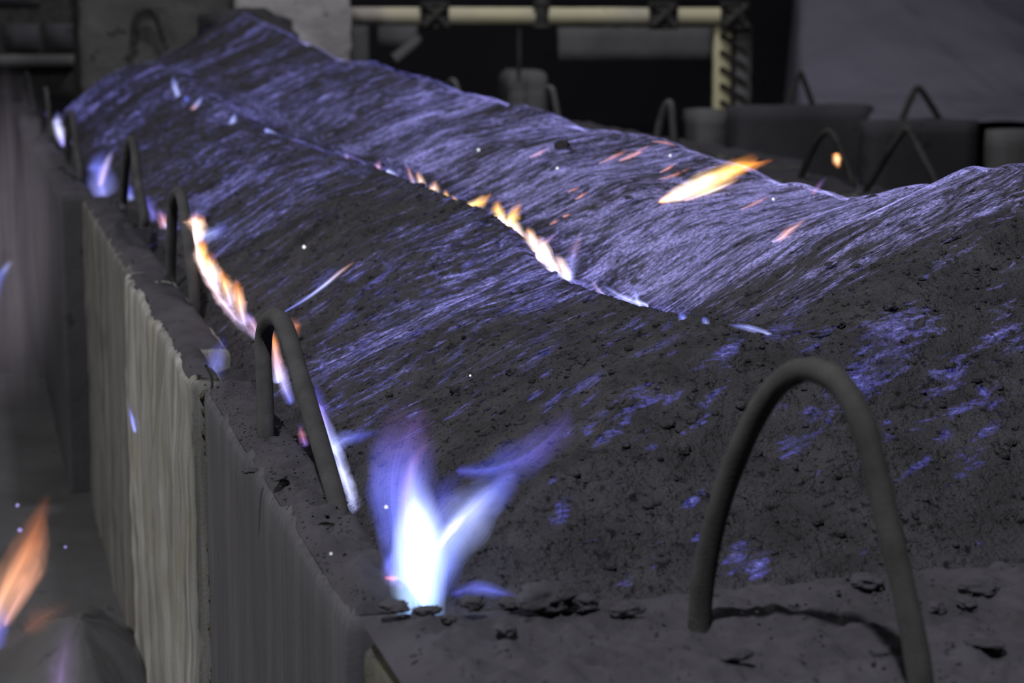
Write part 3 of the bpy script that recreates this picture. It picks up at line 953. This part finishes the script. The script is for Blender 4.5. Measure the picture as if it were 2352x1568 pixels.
WALLF = [('pale violet flame at the lower end of the bright row, left of the bent loop', [(592, 775), (580, 745), (566, 715)], [10, 13, 5], LAV, PINK, VIO, 1.2),
         ('tall pink and orange flame next up the bright row from the pale violet one', [(562, 742), (552, 705), (545, 665), (538, 640)], [11, 15, 11, 4], LAV, (1.5, .8, .5), ORG, 1.4),
         ('orange flame with a forked tip halfway along the bright row', [(530, 700), (522, 668), (512, 640), (505, 610)], [12, 15, 12, 4], LAV, (1.6, .9, .5), ORG, 1.5),
         ('wide orange flame above the forked one in the bright row', [(500, 662), (490, 630), (482, 600), (478, 575)], [11, 16, 14, 5], LAV, CREAM, ORG, 1.5),
         ('long orange flame on the bright row beside the second loop leg', [(474, 632), (466, 598), (462, 565), (458, 540)], [10, 14, 13, 6], PINK, YEL, ORG, 1.6),
         ('white-hot flame right behind the second loop', [(448, 552), (450, 530), (452, 508), (448, 492)], [14, 20, 18, 6], LAV, (1.9, 1.4, 1.1), (1.2, .5, .3), 1.9),
         ('blue wisp reaching right from the white-hot flame at the second loop', [(455, 550), (478, 540), (500, 530), (525, 516)], [9, 14, 12, 4], PALE, PALE, BLUE, 0.8),
         ('small orange and violet flame left of the second loop', [(382, 522), (374, 502), (366, 480)], [10, 13, 5], LAV, (1.2, .5, .4), VIO, 1.1),
         ('dim violet flame between the third and second loops', [(352, 500), (342, 474), (335, 445)], [12, 14, 6], (.25, .22, .9), (.2, .17, .75), DEEP, 0.8),
         ('blue flame framed by the third loop', [(300, 458), (298, 440), (296, 420)], [9, 10, 4], PALE, BLUE, DEEP, 0.9)]
for i, (lb, pp, ww, a, b, c, E) in enumerate(WALLF):
    tongue(lb, pp, [w * 1.25 for w in ww], [(0, a), (0.4, b), (0.75, c), (1, tuple(q * 0.4 for q in c))], E * 0.95, 20 + i, 'x', 0.76, group=GW, rough=0.6, shells=7, n=30)
tongue('broad blue-violet flame between the third and fourth loops', [(238, 446), (232, 415), (226, 380), (240, 345)], [40, 38, 26, 10], [(0, (0.5, 0.5, 1.3)), (0.4, (0.25, 0.3, 1.1)), (1, DEEP)], 0.95, 34, 'x', 0.73, group=GW, shells=7, ns=20)
tongue('pink lick inside the broad blue-violet flame', [(230, 425), (238, 395), (250, 365), (262, 340)], [8, 11, 9, 4], [(0, PINK), (0.6, LAV), (1, DEEP)], 0.9, 35, 'x', 0.75, group=GW)
tongue('white and violet flame between the fourth and fifth loops', [(146, 334), (137, 305), (130, 280), (134, 255)], [9, 15, 14, 5], [(0, (.3, .25, 1)), (0.4, (1.1, 1.1, 1.6)), (1, DEEP)], 1.3, 36, 'x', 0.64, group=GW)
tongue('tiny violet flame framed by the fifth loop', [(107, 268), (107, 258), (106, 250)], [4, 5, 3], [(0, VIO), (1, VIO)], 0.9, 37, 'x', 0.62, group=GW, shells=3, ns=10, n=12)
tongue('tiny violet flame framed by the fourth loop', [(168, 332), (167, 324), (166, 314)], [4, 5, 3], [(0, LAV), (1, VIO)], 1.0, 38, 'x', 0.66, group=GW, shells=3, ns=10, n=12)
# joints
tongue('pale blue flame standing in the notch between the near and the pale panel', [(462, 900), (485, 860), (500, 815), (516, 768)], [16, 30, 24, 6], [(0, (.5, .6, 1.3)), (0.4, (.18, .2, .7)), (1, DEEP)], 0.75, 40, 'd', 5.75, rough=0.4)
tongue('thin bright blue flame running down a seam of the pale panel', [(310, 992), (304, 965), (300, 935), (301, 900)], [6, 6, 5, 3], [(0, (.4, .45, 1.3)), (0.5, (.22, .25, 1.1)), (1, DEEP)], 1.3, 41, 'x', 0.545, shells=4, ns=12)
tongue('slender blue-white streak with an orange tip on the left hump', [(650, 718), (700, 688), (745, 655), (785, 622), (815, 600)], [2, 4, 6, 6, 3], [(0, BLUE), (0.5, (.6, .65, 1.3)), (0.85, (1, .6, .5)), (1, ORG)], 1.3, 42, 'lie', lift=0.012, shells=4, ns=12)
# groove
tongue('continuous white-pink base of the bright groove flames', [(1136, 496), (1168, 524), (1196, 558), (1222, 590), (1262, 618), (1300, 636)], [8, 12, 13, 13, 14, 8], [(0, CREAM), (0.6, (1.6, 1.25, 1.3)), (1, (1.0, 1.1, 1.6))], 1.5, 49, 'x', X_CREST + 0.055, group=G, n=60, rough=0.5, streak=12)
GR = [('pair of pale blue flames at the far start of the groove', [(410, 222), (402, 200), (396, 172)], [9, 10, 5], PALE, PALE, BLUE, 1.0),
      ('small round blue flame just below the far start of the groove', [(430, 232), (428, 226), (426, 218)], [7, 7, 4], BLUE, BLUE, BLUE, 0.9),
      ('blue flame with an orange base third along the groove', [(440, 254), (450, 242), (460, 230), (466, 220)], [6, 7, 6, 3], (1.2, .5, .5), PALE, BLUE, 0.9),
      ('dim flat blue flame after the orange-based one', [(462, 258), (480, 266), (500, 272)], [5, 7, 4], BLUE, BLUE, DEEP, 0.6),
      ('peaked blue flame alone on the far groove', [(532, 286), (536, 274), (541, 258)], [12, 10, 3], PALE, PALE, BLUE, 1.0),
      ('low blue ribbon before the lone orange spike', [(612, 298), (635, 312), (660, 326)], [5, 7, 4], BLUE, PALE, BLUE, 0.9),
      ('lone orange spike on a blue foot in the far groove', [(675, 350), (676, 336), (677, 320)], [13, 8, 3], LAV, ORG, ORG, 1.3),
      ('pinkish violet puff at the upper middle groove', [(798, 372), (796, 362), (792, 352)], [7, 8, 4], VIO, PINK, VIO, 0.8),
      ('small salmon flame right of the violet puff', [(820, 379), (814, 372), (808, 362)], [5, 6, 3], PINK, (1.2, .5, .4), RED, 0.9),
      ('salmon flame leading the bright blue dash', [(870, 392), (868, 380), (874, 366)], [6, 8, 4], LAV, (1.2, .55, .5), VIO, 1.0),
      ('bright blue dash before the row of yellow flames', [(890, 394), (902, 399), (918, 408)], [5, 7, 4], PALE, (.8, .9, 1.5), PALE, 1.2),
      ('thin orange-tipped flame first of the yellow row', [(948, 414), (942, 400), (936, 380)], [8, 7, 3], PALE, PINK, ORG, 1.0),
      ('orange flame second of the yellow row', [(970, 424), (964, 410), (958, 394)], [9, 11, 4], LAV, CREAM, ORG, 1.3),
      ('white-hot pink flame in the yellow row where the groove bends', [(994, 446), (998, 432), (1000, 414)], [13, 14, 4], CREAM, CREAM, ORG, 1.6),
      ('short yellow flame right of the white-hot pink one', [(1022, 458), (1024, 448), (1022, 436)], [10, 9, 4], CREAM, YEL, ORG, 1.4),
      ('low yellow flame left of the leaf-shaped one', [(1044, 466), (1042, 458), (1038, 448)], [10, 8, 4], CREAM, YEL, ORG, 1.3),
      ('leaf-shaped yellow flame leaning right in mid groove', [(1072, 476), (1092, 468), (1110, 460), (1130, 444)], [7, 14, 13, 3], CREAM, YEL, ORG, 1.7),
      ('rounded yellow flame right of the leaf-shaped one', [(1150, 506), (1143, 488), (1138, 466)], [12, 17, 9], CREAM, YEL, ORG, 1.9),
      ('second rounded yellow flame leaning right', [(1166, 520), (1178, 500), (1194, 474)], [13, 17, 9], CREAM, YEL, ORG, 1.9),
      ('white-pink flame joining the two rounded yellow ones below', [(1200, 566), (1190, 545), (1178, 520), (1168, 500)], [10, 16, 16, 9], CREAM, CREAM, YEL, 1.7),
      ('white-pink flame with a small orange tip further down', [(1232, 592), (1222, 568), (1214, 540), (1208, 530)], [12, 18, 14, 4], CREAM, CREAM, ORG, 1.8),
      ('white-hot wide flame at the lower end of the bright groove', [(1268, 614), (1254, 592), (1240, 566), (1228, 545)], [14, 19, 18, 5], CREAM, (1.9, 1.5, 1.5), (1, .5, .5), 1.9),
      ('thin pink arm reaching right off the white-hot wide flame', [(1238, 572), (1258, 556), (1282, 538)], [5, 6, 3], PINK, PINK, VIO, 0.9),
      ('white-violet flame at the very end of the bright groove', [(1298, 634), (1286, 612), (1272, 590)], [15, 18, 6], (1.1, 1.2, 1.7), CREAM, PINK, 1.6),
      ('blue veil with an orange edge rising at the bright groove end', [(1306, 632), (1312, 604), (1320, 572), (1332, 540)], [14, 20, 16, 4], PALE, (.3, .3, .8), (.6, .25, .2), 0.9),
      ('slanting lilac flame beside the dark gap after the bright groove', [(1388, 686), (1372, 670), (1358, 648)], [5, 8, 4], LAV, LAV, PINK, 0.8),
      ('long pale blue flame lying in the near groove', [(1480, 704), (1440, 694), (1405, 674), (1385, 660)], [5, 9, 8, 3], PALE, (.7, .75, 1.4), BLUE, 1.1),
      ('peaked blue-white flame at the end of the near groove', [(1472, 704), (1463, 688), (1460, 662)], [10, 9, 3], PALE, PALE, BLUE, 1.0),
      ('blue flame bump behind the dark crumb edge', [(1572, 736), (1566, 728), (1556, 718)], [14, 12, 4], PALE, BLUE, DEEP, 0.9),
      ('second blue bump right of the dark crumb edge', [(1622, 742), (1618, 734), (1612, 728)], [10, 8, 3], PALE, BLUE, DEEP, 0.8),
      ('blue ribbon at the last near end of the groove', [(1774, 768), (1740, 758), (1705, 750), (1670, 744)], [6, 10, 8, 4], PALE, (.45, .5, 1.2), BLUE, 0.9)]
for i, (lb, pp, ww, a, b, c, E) in enumerate(GR):
    if 4 < i < 27:                                     # the feet of these stand down in the groove, behind the crest of the left hump
        pp = [(pp[0][0] + 4, pp[0][1] + 12)] + pp
        ww = [ww[0]] + ww
    if i > 16 and i < 27:
        pp = [(x + 2, y - 5) for x, y in pp]
    tongue(lb, pp, ww, [(0, a), (0.5, b), (1, c)], E, 50 + i, 'x' if 4 < i < 27 else 'bed', X_CREST + 0.06, group=G, rough=0.35, shells=5, ns=14, n=26)
# right bank
tongue('large orange and yellow jet blown up over the right ridge', [(1512, 464), (1560, 445), (1620, 420), (1680, 392), (1742, 362)], [5, 19, 28, 26, 12], [(0, ORG), (0.25, CREAM), (0.6, YEL), (0.85, (1.4, .5, .06)), (1, (.6, .16, .03))], 3.0, 90, 'jet', lift=0.03, shells=9, ns=24, n=48, rough=0.5, streak=2.0)
tongue('torn orange tip of the jet breaking loose beyond the ridge', [(1655, 408), (1695, 388), (1735, 378), (1778, 366)], [10, 15, 10, 3], [(0, YEL), (0.4, (1.3, .45, .06)), (1, (.5, .12, .03))], 1.4, 92, 'd', depth(on_bed(1640, 425)), shells=5, ns=16, rough=0.7)
tongue('thin pink-white strand under the large jet', [(1570, 462), (1610, 448), (1660, 428), (1700, 410)], [3, 6, 7, 3], [(0, PINK), (0.5, CREAM), (1, PINK)], 1.1, 93, 'lie', lift=0.02, shells=4, ns=12)
tongue('slanting salmon flame on the right bank below the jet', [(1772, 556), (1795, 545), (1815, 528), (1856, 500)], [4, 10, 10, 5], [(0, PALE), (0.4, (1.2, .55, .45)), (1, (1, .5, .5))], 1.2, 91, 'lie', lift=0.015)
BK = [('long pinkish streak left of two on the upper right bank', [(1374, 376), (1410, 360), (1444, 344)], [2, 5, 3], .8), ('long pinkish streak right of two on the upper right bank', [(1420, 370), (1460, 354), (1492, 334)], [3, 8, 4], .9),
      ('short orange dash near the ridge by the jet', [(1515, 396), (1535, 386), (1552, 374)], [2, 4, 2], .9), ('thin mauve streak just left of the jet', [(1512, 412), (1550, 402), (1590, 382)], [3, 6, 3], .5),
      ('orange dash left of the big black lump', [(1216, 362), (1238, 352), (1262, 338)], [2, 4, 2], .8), ('short orange dash in the middle of the right bank', [(1320, 458), (1334, 450), (1350, 440)], [2, 4, 2], .9),
      ('tiny orange dash above the one amid the right bank', [(1304, 441), (1316, 436), (1332, 430)], [2, 3, 2], .8), ('yellow glint right of the rounded yellow flames', [(1292, 498), (1300, 495), (1312, 491)], [3, 4, 2], .9),
      ('pink ember streak near the bank foot', [(1262, 515), (1274, 510), (1286, 503)], [3, 5, 2], .6), ('red fringe on the ridge by the pale loop', [(1496, 324), (1530, 328), (1556, 337)], [2, 4, 2], .6),
      ('pink streak under the jet beside a small lump', [(1700, 482), (1735, 466), (1772, 448)], [2, 5, 2], .7)]
for i, (lb, pp, ww, E) in enumerate(BK):
    tongue(lb, pp, ww, [(0, PINK), (0.5, (1.2, .45, .3)), (1, RED)], E, 95 + i, 'lie', lift=0.012, shells=3, ns=10, n=18, group='streaks on the right bank')
tongue('purple wisp beyond the dip of the ridge', [(1868, 442), (1880, 428), (1900, 402)], [9, 9, 4], [(0, (.7, .25, .3)), (0.5, (.22, .12, .4)), (1, (.08, .04, .2))], 0.7, 110, 'lie', lift=0.02)
tongue('small orange fireball inside a dark loop beyond the ridge', [(1920, 352), (1922, 366), (1926, 386)], [9, 12, 6], [(0, ORG), (0.5, (1.8, 1.0, .5)), (1, ORG)], 2.0, 111, 'd', 11.6, shells=4, ns=14, n=18)
# floor left of the wall
tongue('orange flame leaning right at the lower left picture edge', [(-40, 1440), (10, 1370), (50, 1290), (85, 1215), (112, 1130)], [44, 46, 42, 34, 10], [(0, (1.2, .7, .6)), (0.3, (1.2, .55, .3)), (0.7, (.7, .2, .06)), (1, (.25, .07, .02))], 0.95, 120, 'd', 8.8, shells=7, ns=20, rough=0.4)
tongue('second orange strand close right of the leaning flame at lower left', [(10, 1440), (45, 1370), (80, 1310), (100, 1240), (104, 1180)], [16, 26, 26, 18, 6], [(0, (1.0, .5, .5)), (0.4, (.9, .4, .25)), (1, (.3, .09, .03))], 0.6, 125, 'd', 8.7, shells=6, ns=16, rough=0.6)
tongue('blue flame below the orange one at the lower left picture edge', [(-20, 1520), (-5, 1470), (5, 1420), (0, 1380)], [20, 24, 20, 8], [(0, DEEP), (0.5, (.2, .2, .9)), (1, BLUE)], 0.7, 121, 'd', 8.7)
tongue('faint purple flame at the bottom left', [(130, 1620), (140, 1540), (150, 1470), (165, 1400)], [40, 42, 34, 12], [(0, (.32, .2, .55)), (0.5, (.16, .1, .25)), (1, (.03, .015, .05))], 0.45, 122, 'd', 7.6, rough=0.5)
tongue('dull red puff of flame over the lower left floor', [(60, 1450), (85, 1425), (120, 1405), (180, 1370)], [24, 34, 30, 10], [(0, (.2, .05, .02)), (0.5, (.22, .07, .03)), (1, (.03, .01, .005))], 0.5, 123, 'd', 7.9, rough=0.6)
tongue('small blue flame at the left picture edge', [(-12, 700), (0, 640), (14, 615), (30, 596)], [10, 14, 12, 6], [(0, DEEP), (0.4, BLUE), (0.8, PALE), (1, PINK)], 0.9, 124, 'd', 15.0)


# ------------------------------------------------------------------ sparks
def spark(px, py, r, where, mat):
    P = on_bed(px, py, 0.02) if where == 'bed' else atdep(px, py, where)
    rr = r / F * depth(P)
    v, f = blob((0, 0, 0), rr, int(px), 1, 1.0)
    o = mesh_obj('spark', v, f, mat)
    o.location = P
    return o


def mat_spark(name, col, k):
    ms = NT(name)
    em = ms.n('ShaderNodeEmission')
    em.inputs[0].default_value = (*col, 1)
    em.inputs[1].default_value = k
    ms.l(em.outputs[0], ms.out.inputs['Surface'])
    return ms.m


M_SPK, M_SPV = mat_spark('white_hot_spark', (0.9, 0.92, 1.0), 1.3), mat_spark('violet_spark', (0.5, 0.42, 1.0), 0.8)
for x, y, r, w, lb in [(698, 567, 4, 'bed', 'white spark on the left hump above the slender streak flame'), (887, 1164, 4, 3.5, 'white spark in the blue veil at the corner'),
                       (1099, 344, 3, 'bed', 'white spark on the far right bank'), (1280, 386, 3, 'bed', 'white spark under the big black lump'), (1539, 357, 3, 'bed', 'white spark near the ridge by the jet'),
                       (1776, 457, 3, 'bed', 'white spark right of the jet'), (1080, 862, 2.5, 'bed', 'white spark amid the black slope'), (40, 1160, 4, 8.6, 'violet-white spark above the orange flame at lower left'),
                       (46, 1217, 5, 8.6, 'violet-white spark inside the orange flame at lower left'), (150, 1256, 3, 8.2, 'small spark right of the orange flame at lower left'), (760, 1271, 2.5, 3.35, 'white spark over the near panel top')]:
    tag(spark(x, y, r, w, M_SPV if 'iolet' in lb or 'small' in lb else M_SPK), lb, 'spark', 'sparks')

# ------------------------------------------------------------------ far end of the hall
PY = 20.7
L0, L1 = aty(180, 0, PY)[0], aty(806, 0, PY)[0]
pr = empty('end_pier', ((L0 + L1) / 2, PY + 0.7, 0), 'massive blotched concrete pier closing the far end of the furnace', 'pier')
LM = aty(540, 0, PY)[0]
box('dark_side', (L0, PY, 0), (LM - 0.01, PY + 1.4, 5.2), M_PIER2, pr, bevel=0.04, seg=0.12, amp=0.05, s=81)  # left half of the pier, darker concrete than the right half
box('pale_side', (LM + 0.01, PY - 0.06, 0), (L1, PY + 1.4, 5.2), M_PIER, pr, bevel=0.06, seg=0.12, amp=0.06, s=82)
a0 = [aty(x, y, PY - 0.16) for x, y in [(308, 112), (306, 70), (316, 34), (338, 20), (358, 36), (370, 72), (378, 100)]]
rod('hook', a0, 0.035, M_STL, pr, 40, 12)
v, f = blob((0, 0, 0), 1.0, 77, 3, 1.0)
v = v * np.array((0.52, 0.30, 0.30))
o = mesh_obj('soot_heap', v, f, M_CH)
o.location = aty(562, 84, PY - 0.2)
tag(o, 'black heap of unburnt charge on the peak of the bed at the pier', 'heap')


def far_box(name, x0, y0, x1, y1, Y, th, mat, parent=None, s=0, amp=0.01, seg=0.15, bevel=0.01):
    a, b = aty(x0, y0, Y), aty(x1, y1, Y)
    return box(name, (a[0], Y, a[2]), (b[0], Y + th, b[2]), mat, parent, bevel, seg, amp, s)


# left of the pier
sh = empty('steel_cabinet', aty(90, 130, 24.5), 'dark steel cabinet with a ledge left of the pier', 'cabinet')
far_box('body', -60, -60, 176, 230, 25.0, 0.8, M_STL, sh, 3)
far_box('panel', 8, 54, 92, 116, 24.96, 0.06, M_DARK, sh, 4)
far_box('panel', 104, 54, 172, 116, 24.96, 0.06, M_DARK, sh, 5)
far_box('panel', -60, -60, 92, 14, 24.96, 0.06, M_DARK, sh, 6)
far_box('ledge', -60, 126, 178, 152, 24.7, 0.3, M_BLK, sh, 7)
# bus bar with its clamps
BY = 25.0
bb = empty('bus_bar', aty(1260, 40, BY), 'yellowed bus bar with clamps spanning the back of the hall', 'bus bar')
far_box('bar', 806, 16, 1712, 55, BY, 0.12, M_BUS, bb, 8, 0.006)
far_box('upper_bar', 806, -14, 1712, -2, BY + 0.05, 0.1, M_STL, bb, 9, 0.004)
for k, x in enumerate((1000, 1246, 1525, 1690)):
    w = 34 if k != 1 else 20
    far_box('clamp_plate', x - w, 4, x + w, 14, BY - 0.07, 0.06, M_STL, bb, 20 + k, 0.003, 0.1)
    far_box('clamp_plate', x - w, 56, x + w, 68, BY - 0.07, 0.06, M_STL, bb, 30 + k, 0.003, 0.1)
    if k == 1:
        far_box('hanger', x - 14, -20, x + 14, 72, BY - 0.06, 0.05, M_STL, bb, 40, 0.003, 0.1)
        continue
    for q, (xa, xb) in enumerate(((x - 26, x + 26), (x + 26, x - 26))):
        rod('cross_brace', [aty(xa, 12, BY - 0.08 - 0.03 * q), aty((xa + xb) / 2, 35, BY - 0.08 - 0.03 * q), aty(xb, 60, BY - 0.08 - 0.03 * q)], 0.045, M_STL, bb, 8, 8)
    for dx in (-26, 26):
        far_box('clamp_strap', x + dx - 6, 6, x + dx + 6, 66, BY - 0.05, 0.05, M_STL, bb, 50 + k, 0.003, 0.1)
lc = empty('lattice_column', aty(1680, 250, BY), 'mottled lattice column under the right end of the bus bar', 'column')
far_box('post', 1644, 58, 1678, 300, BY + 0.1, 0.15, M_BUS, lc, 61, 0.01, 0.1)
far_box('post', 1694, 58, 1724, 300, BY + 0.1, 0.15, M_BLK, lc, 62, 0.01, 0.1)
for k in range(5):
    y = 80 + k * 38
    rod('lacing_bar', [aty(1655, y, BY + 0.06), aty(1685, y + 18, BY + 0.06), aty(1715, y + 36, BY + 0.06)], 0.03, M_STL, lc, 6, 8)
# panels hanging behind
tag(far_box('steel_plate', 1284, 62, 1640, 136, 28.0, 0.12, M_BLK, None, 63), 'wide grey panel hanging under the right half of the bus bar', 'plate')
cu = empty('sheet_metal_screen', aty(835, 100, 28.0), 'dull grey sheet metal screen under the left end of the bus bar', 'screen')
far_box('sheet', 806, 58, 852, 480, 28.0, 0.05, M_BLK, cu, 64)
far_box('sheet', 868, 58, 960, 110, 28.2, 0.05, M_BLK, cu, 65)
rod('brace', [aty(965, 85, 28.0), aty(935, 112, 28.0), aty(905, 136, 28.0)], 0.08, M_BLK, cu, 8, 8)
rod('hanging_rod', [aty(1192, 50, BY + 0.06), aty(1192, 110, BY + 0.06), aty(1192, 190, BY + 0.06)], 0.03, M_STL, bb, 8, 8)
tag(far_box('grey_drum_block', 1170, 162, 1262, 545, 26.5, 0.7, M_BLK, None, 66, 0.03, 0.12, 0.12), 'dim rounded grey block standing behind the middle of the ridge', 'block')

# far wall of this furnace, behind the ridge
for k, (y0, y1, px, lx, lb) in enumerate([
        (10.75, 12.9, [(1832, 432), (1850, 380), (1876, 326), (1900, 302), (1918, 316), (1936, 358), (1956, 412)], (4.98, 5.12), 'far side panel with a black loop round the fireball'),
        (8.3, 10.6, [(1990, 436), (2020, 385), (2056, 326), (2082, 296), (2096, 312), (2120, 360), (2150, 420)], (5.0, 5.14), 'far side panel with a long slanting black loop'),
        (13.0, 16.7, [(1505, 340), (1516, 280), (1530, 242), (1541, 240), (1546, 290), (1549, 340)], (5.45, 5.55), 'far side panel with a pale loop over the ridge'),
        (16.8, 19.6, [(1244, 282), (1250, 230), (1258, 204), (1268, 206), (1276, 240), (1284, 286)], (5.5, 5.6), 'far side panel with a dim loop before the rounded grey block'),
        (19.7, 23.5, [(1022, 218), (1026, 200), (1036, 186), (1044, 188), (1050, 205), (1054, 220)], (5.2, 5.3), 'farthest side panel with a small grey loop')]):
    x0 = lx[0] - 0.06
    p = panel(lb, y0, y1, px, lx, x0=x0, x1=x0 + 0.36, mat=M_BLK, s=100 + k * 10, group='concrete panels of the far furnace wall', rad=0.022 if k < 2 else 0.03, barmat=M_STL if k < 2 else M_BLK)

# neighbouring furnace at right
def fblock(name, lb, x0, x1, ytop, Y, th, mat, loop=None, s=0):
    a, b = aty(x0, ytop, Y), aty(x1, ytop, Y)
    e = empty(name, ((a[0] + b[0]) / 2, Y + th / 2, 0), lb, 'wall panel', 'panels of the neighbouring furnace')
    box('slab', (a[0], Y, 0), (b[0], Y + th, a[2]), mat, e, 0.03, 0.18, 0.015, s)
    if loop:
        rod('lifting_loop', [aty(x, y, Y + th / 2) for x, y in loop], 0.035, M_STL, e, 36, 10)
    return e


fblock('concrete_block', 'narrow grey concrete block end standing right of the lattice column', 1608, 1672, 252, 21.5, 0.6, M_BLK, None, 131)
fblock('concrete_wall_block', 'dark neighbouring panel with a faint loop right of the narrow block end', 1700, 2010, 244, 21.8, 0.5, M_DARK, [(1812, 246), (1822, 205), (1833, 168), (1842, 175), (1856, 210), (1868, 246)], 133)
fblock('concrete_wall_block', 'nearer neighbouring panel with a slanting loop at right', 2012, 2250, 278, 19.0, 0.45, M_DARK, [(2068, 284), (2086, 240), (2104, 204), (2116, 208), (2140, 244), (2164, 284)], 135)
fblock('concrete_wall_block', 'grey neighbouring panel after the dark gap at the right picture edge', 2310, 2520, 300, 18.2, 0.45, M_BLK, None, 137)
# ash bank of the neighbouring furnace
gx, gy = np.meshgrid(np.linspace(9.9, 15.8, 110), np.linspace(19.7, 32, 90), indexing='ij')
gz = np.clip((gx - np.maximum(9.9, 0.415 * gy)) / 0.5, 0, 1) ** 2 * (W - 0.15 + 2.3 * np.clip((gx - 10.0) / 2.6, 0, 1) ** 0.7 * np.exp(-((gy - 28.0) / 3.6) ** 2) + 0.10 * fbm(gx * 0.8, gy * 0.8, 0, 140))
tag(mesh_obj('ash_bank', np.stack([gx, gy, gz], -1).reshape(-1, 3), grid_faces(110, 90), M_ASH), 'grey ash bank heaped in the neighbouring furnace at upper right', 'ash', kind='stuff')

# dust banks on the floor at left
def heap(name, c, r, mat, lb, s):
    u = np.linspace(0, 1, 26)
    th = np.linspace(0, 2 * np.pi, 60, endpoint=False)
    U, T = np.meshgrid(u, th, indexing='ij')
    k = 1 + 0.2 * fbm(np.cos(T) * 1.5, np.sin(T) * 1.5, 0, s)
    x, y = c[0] + U * k * r[0] * np.cos(T), c[1] + U * k * r[1] * np.sin(T)
    z = r[2] * np.exp(-(U * 1.9) ** 2) + 0.02 * fbm(x * 6, y * 6, 0, s + 1) * (1 - U) - 0.04 * U
    return tag(mesh_obj(name, np.stack([x, y, z], -1).reshape(-1, 3), grid_faces(26, 60, True)[:, ::-1], mat), lb, 'dust heap')


heap('dust_heap', (0.33, 8.0, 0), (0.60, 1.6, 0.34), M_FLR, 'low grey dust heap at the foot of the pale panel before the orange flame', 150)


# ------------------------------------------------------------------ smoke
def smoke(lb, loc, scale, mat, rot=0.0):
    v, f = blob((0, 0, 0), 1.0, 1, 2, 1.0)
    v = v / np.linalg.norm(v, axis=1)[:, None]
    o = mesh_obj('smoke', v, f, mat)
    o.location, o.scale = loc, scale
    o.rotation_euler = (0, rot, 0)
    return tag(o, lb, 'smoke', kind='stuff')


smoke('lavender grey smoke drifting over the neighbouring furnace at upper right', (11.6, 20.8, 4.0), (3.4, 1.3, 1.2), mat_smoke('drifting_smoke', (0.72, 0.70, 0.86), 0.7, 1.6, (1, 1, 1.8)))
smoke('grey smoke rising along the outer side of the panel wall at left', (0.13, 10.0, 1.75), (0.30, 2.4, 0.95), mat_smoke('rising_smoke', (0.76, 0.66, 0.80), 0.36, 1.3, (2.0, 1.0, 0.5), 0.3, 0.7))
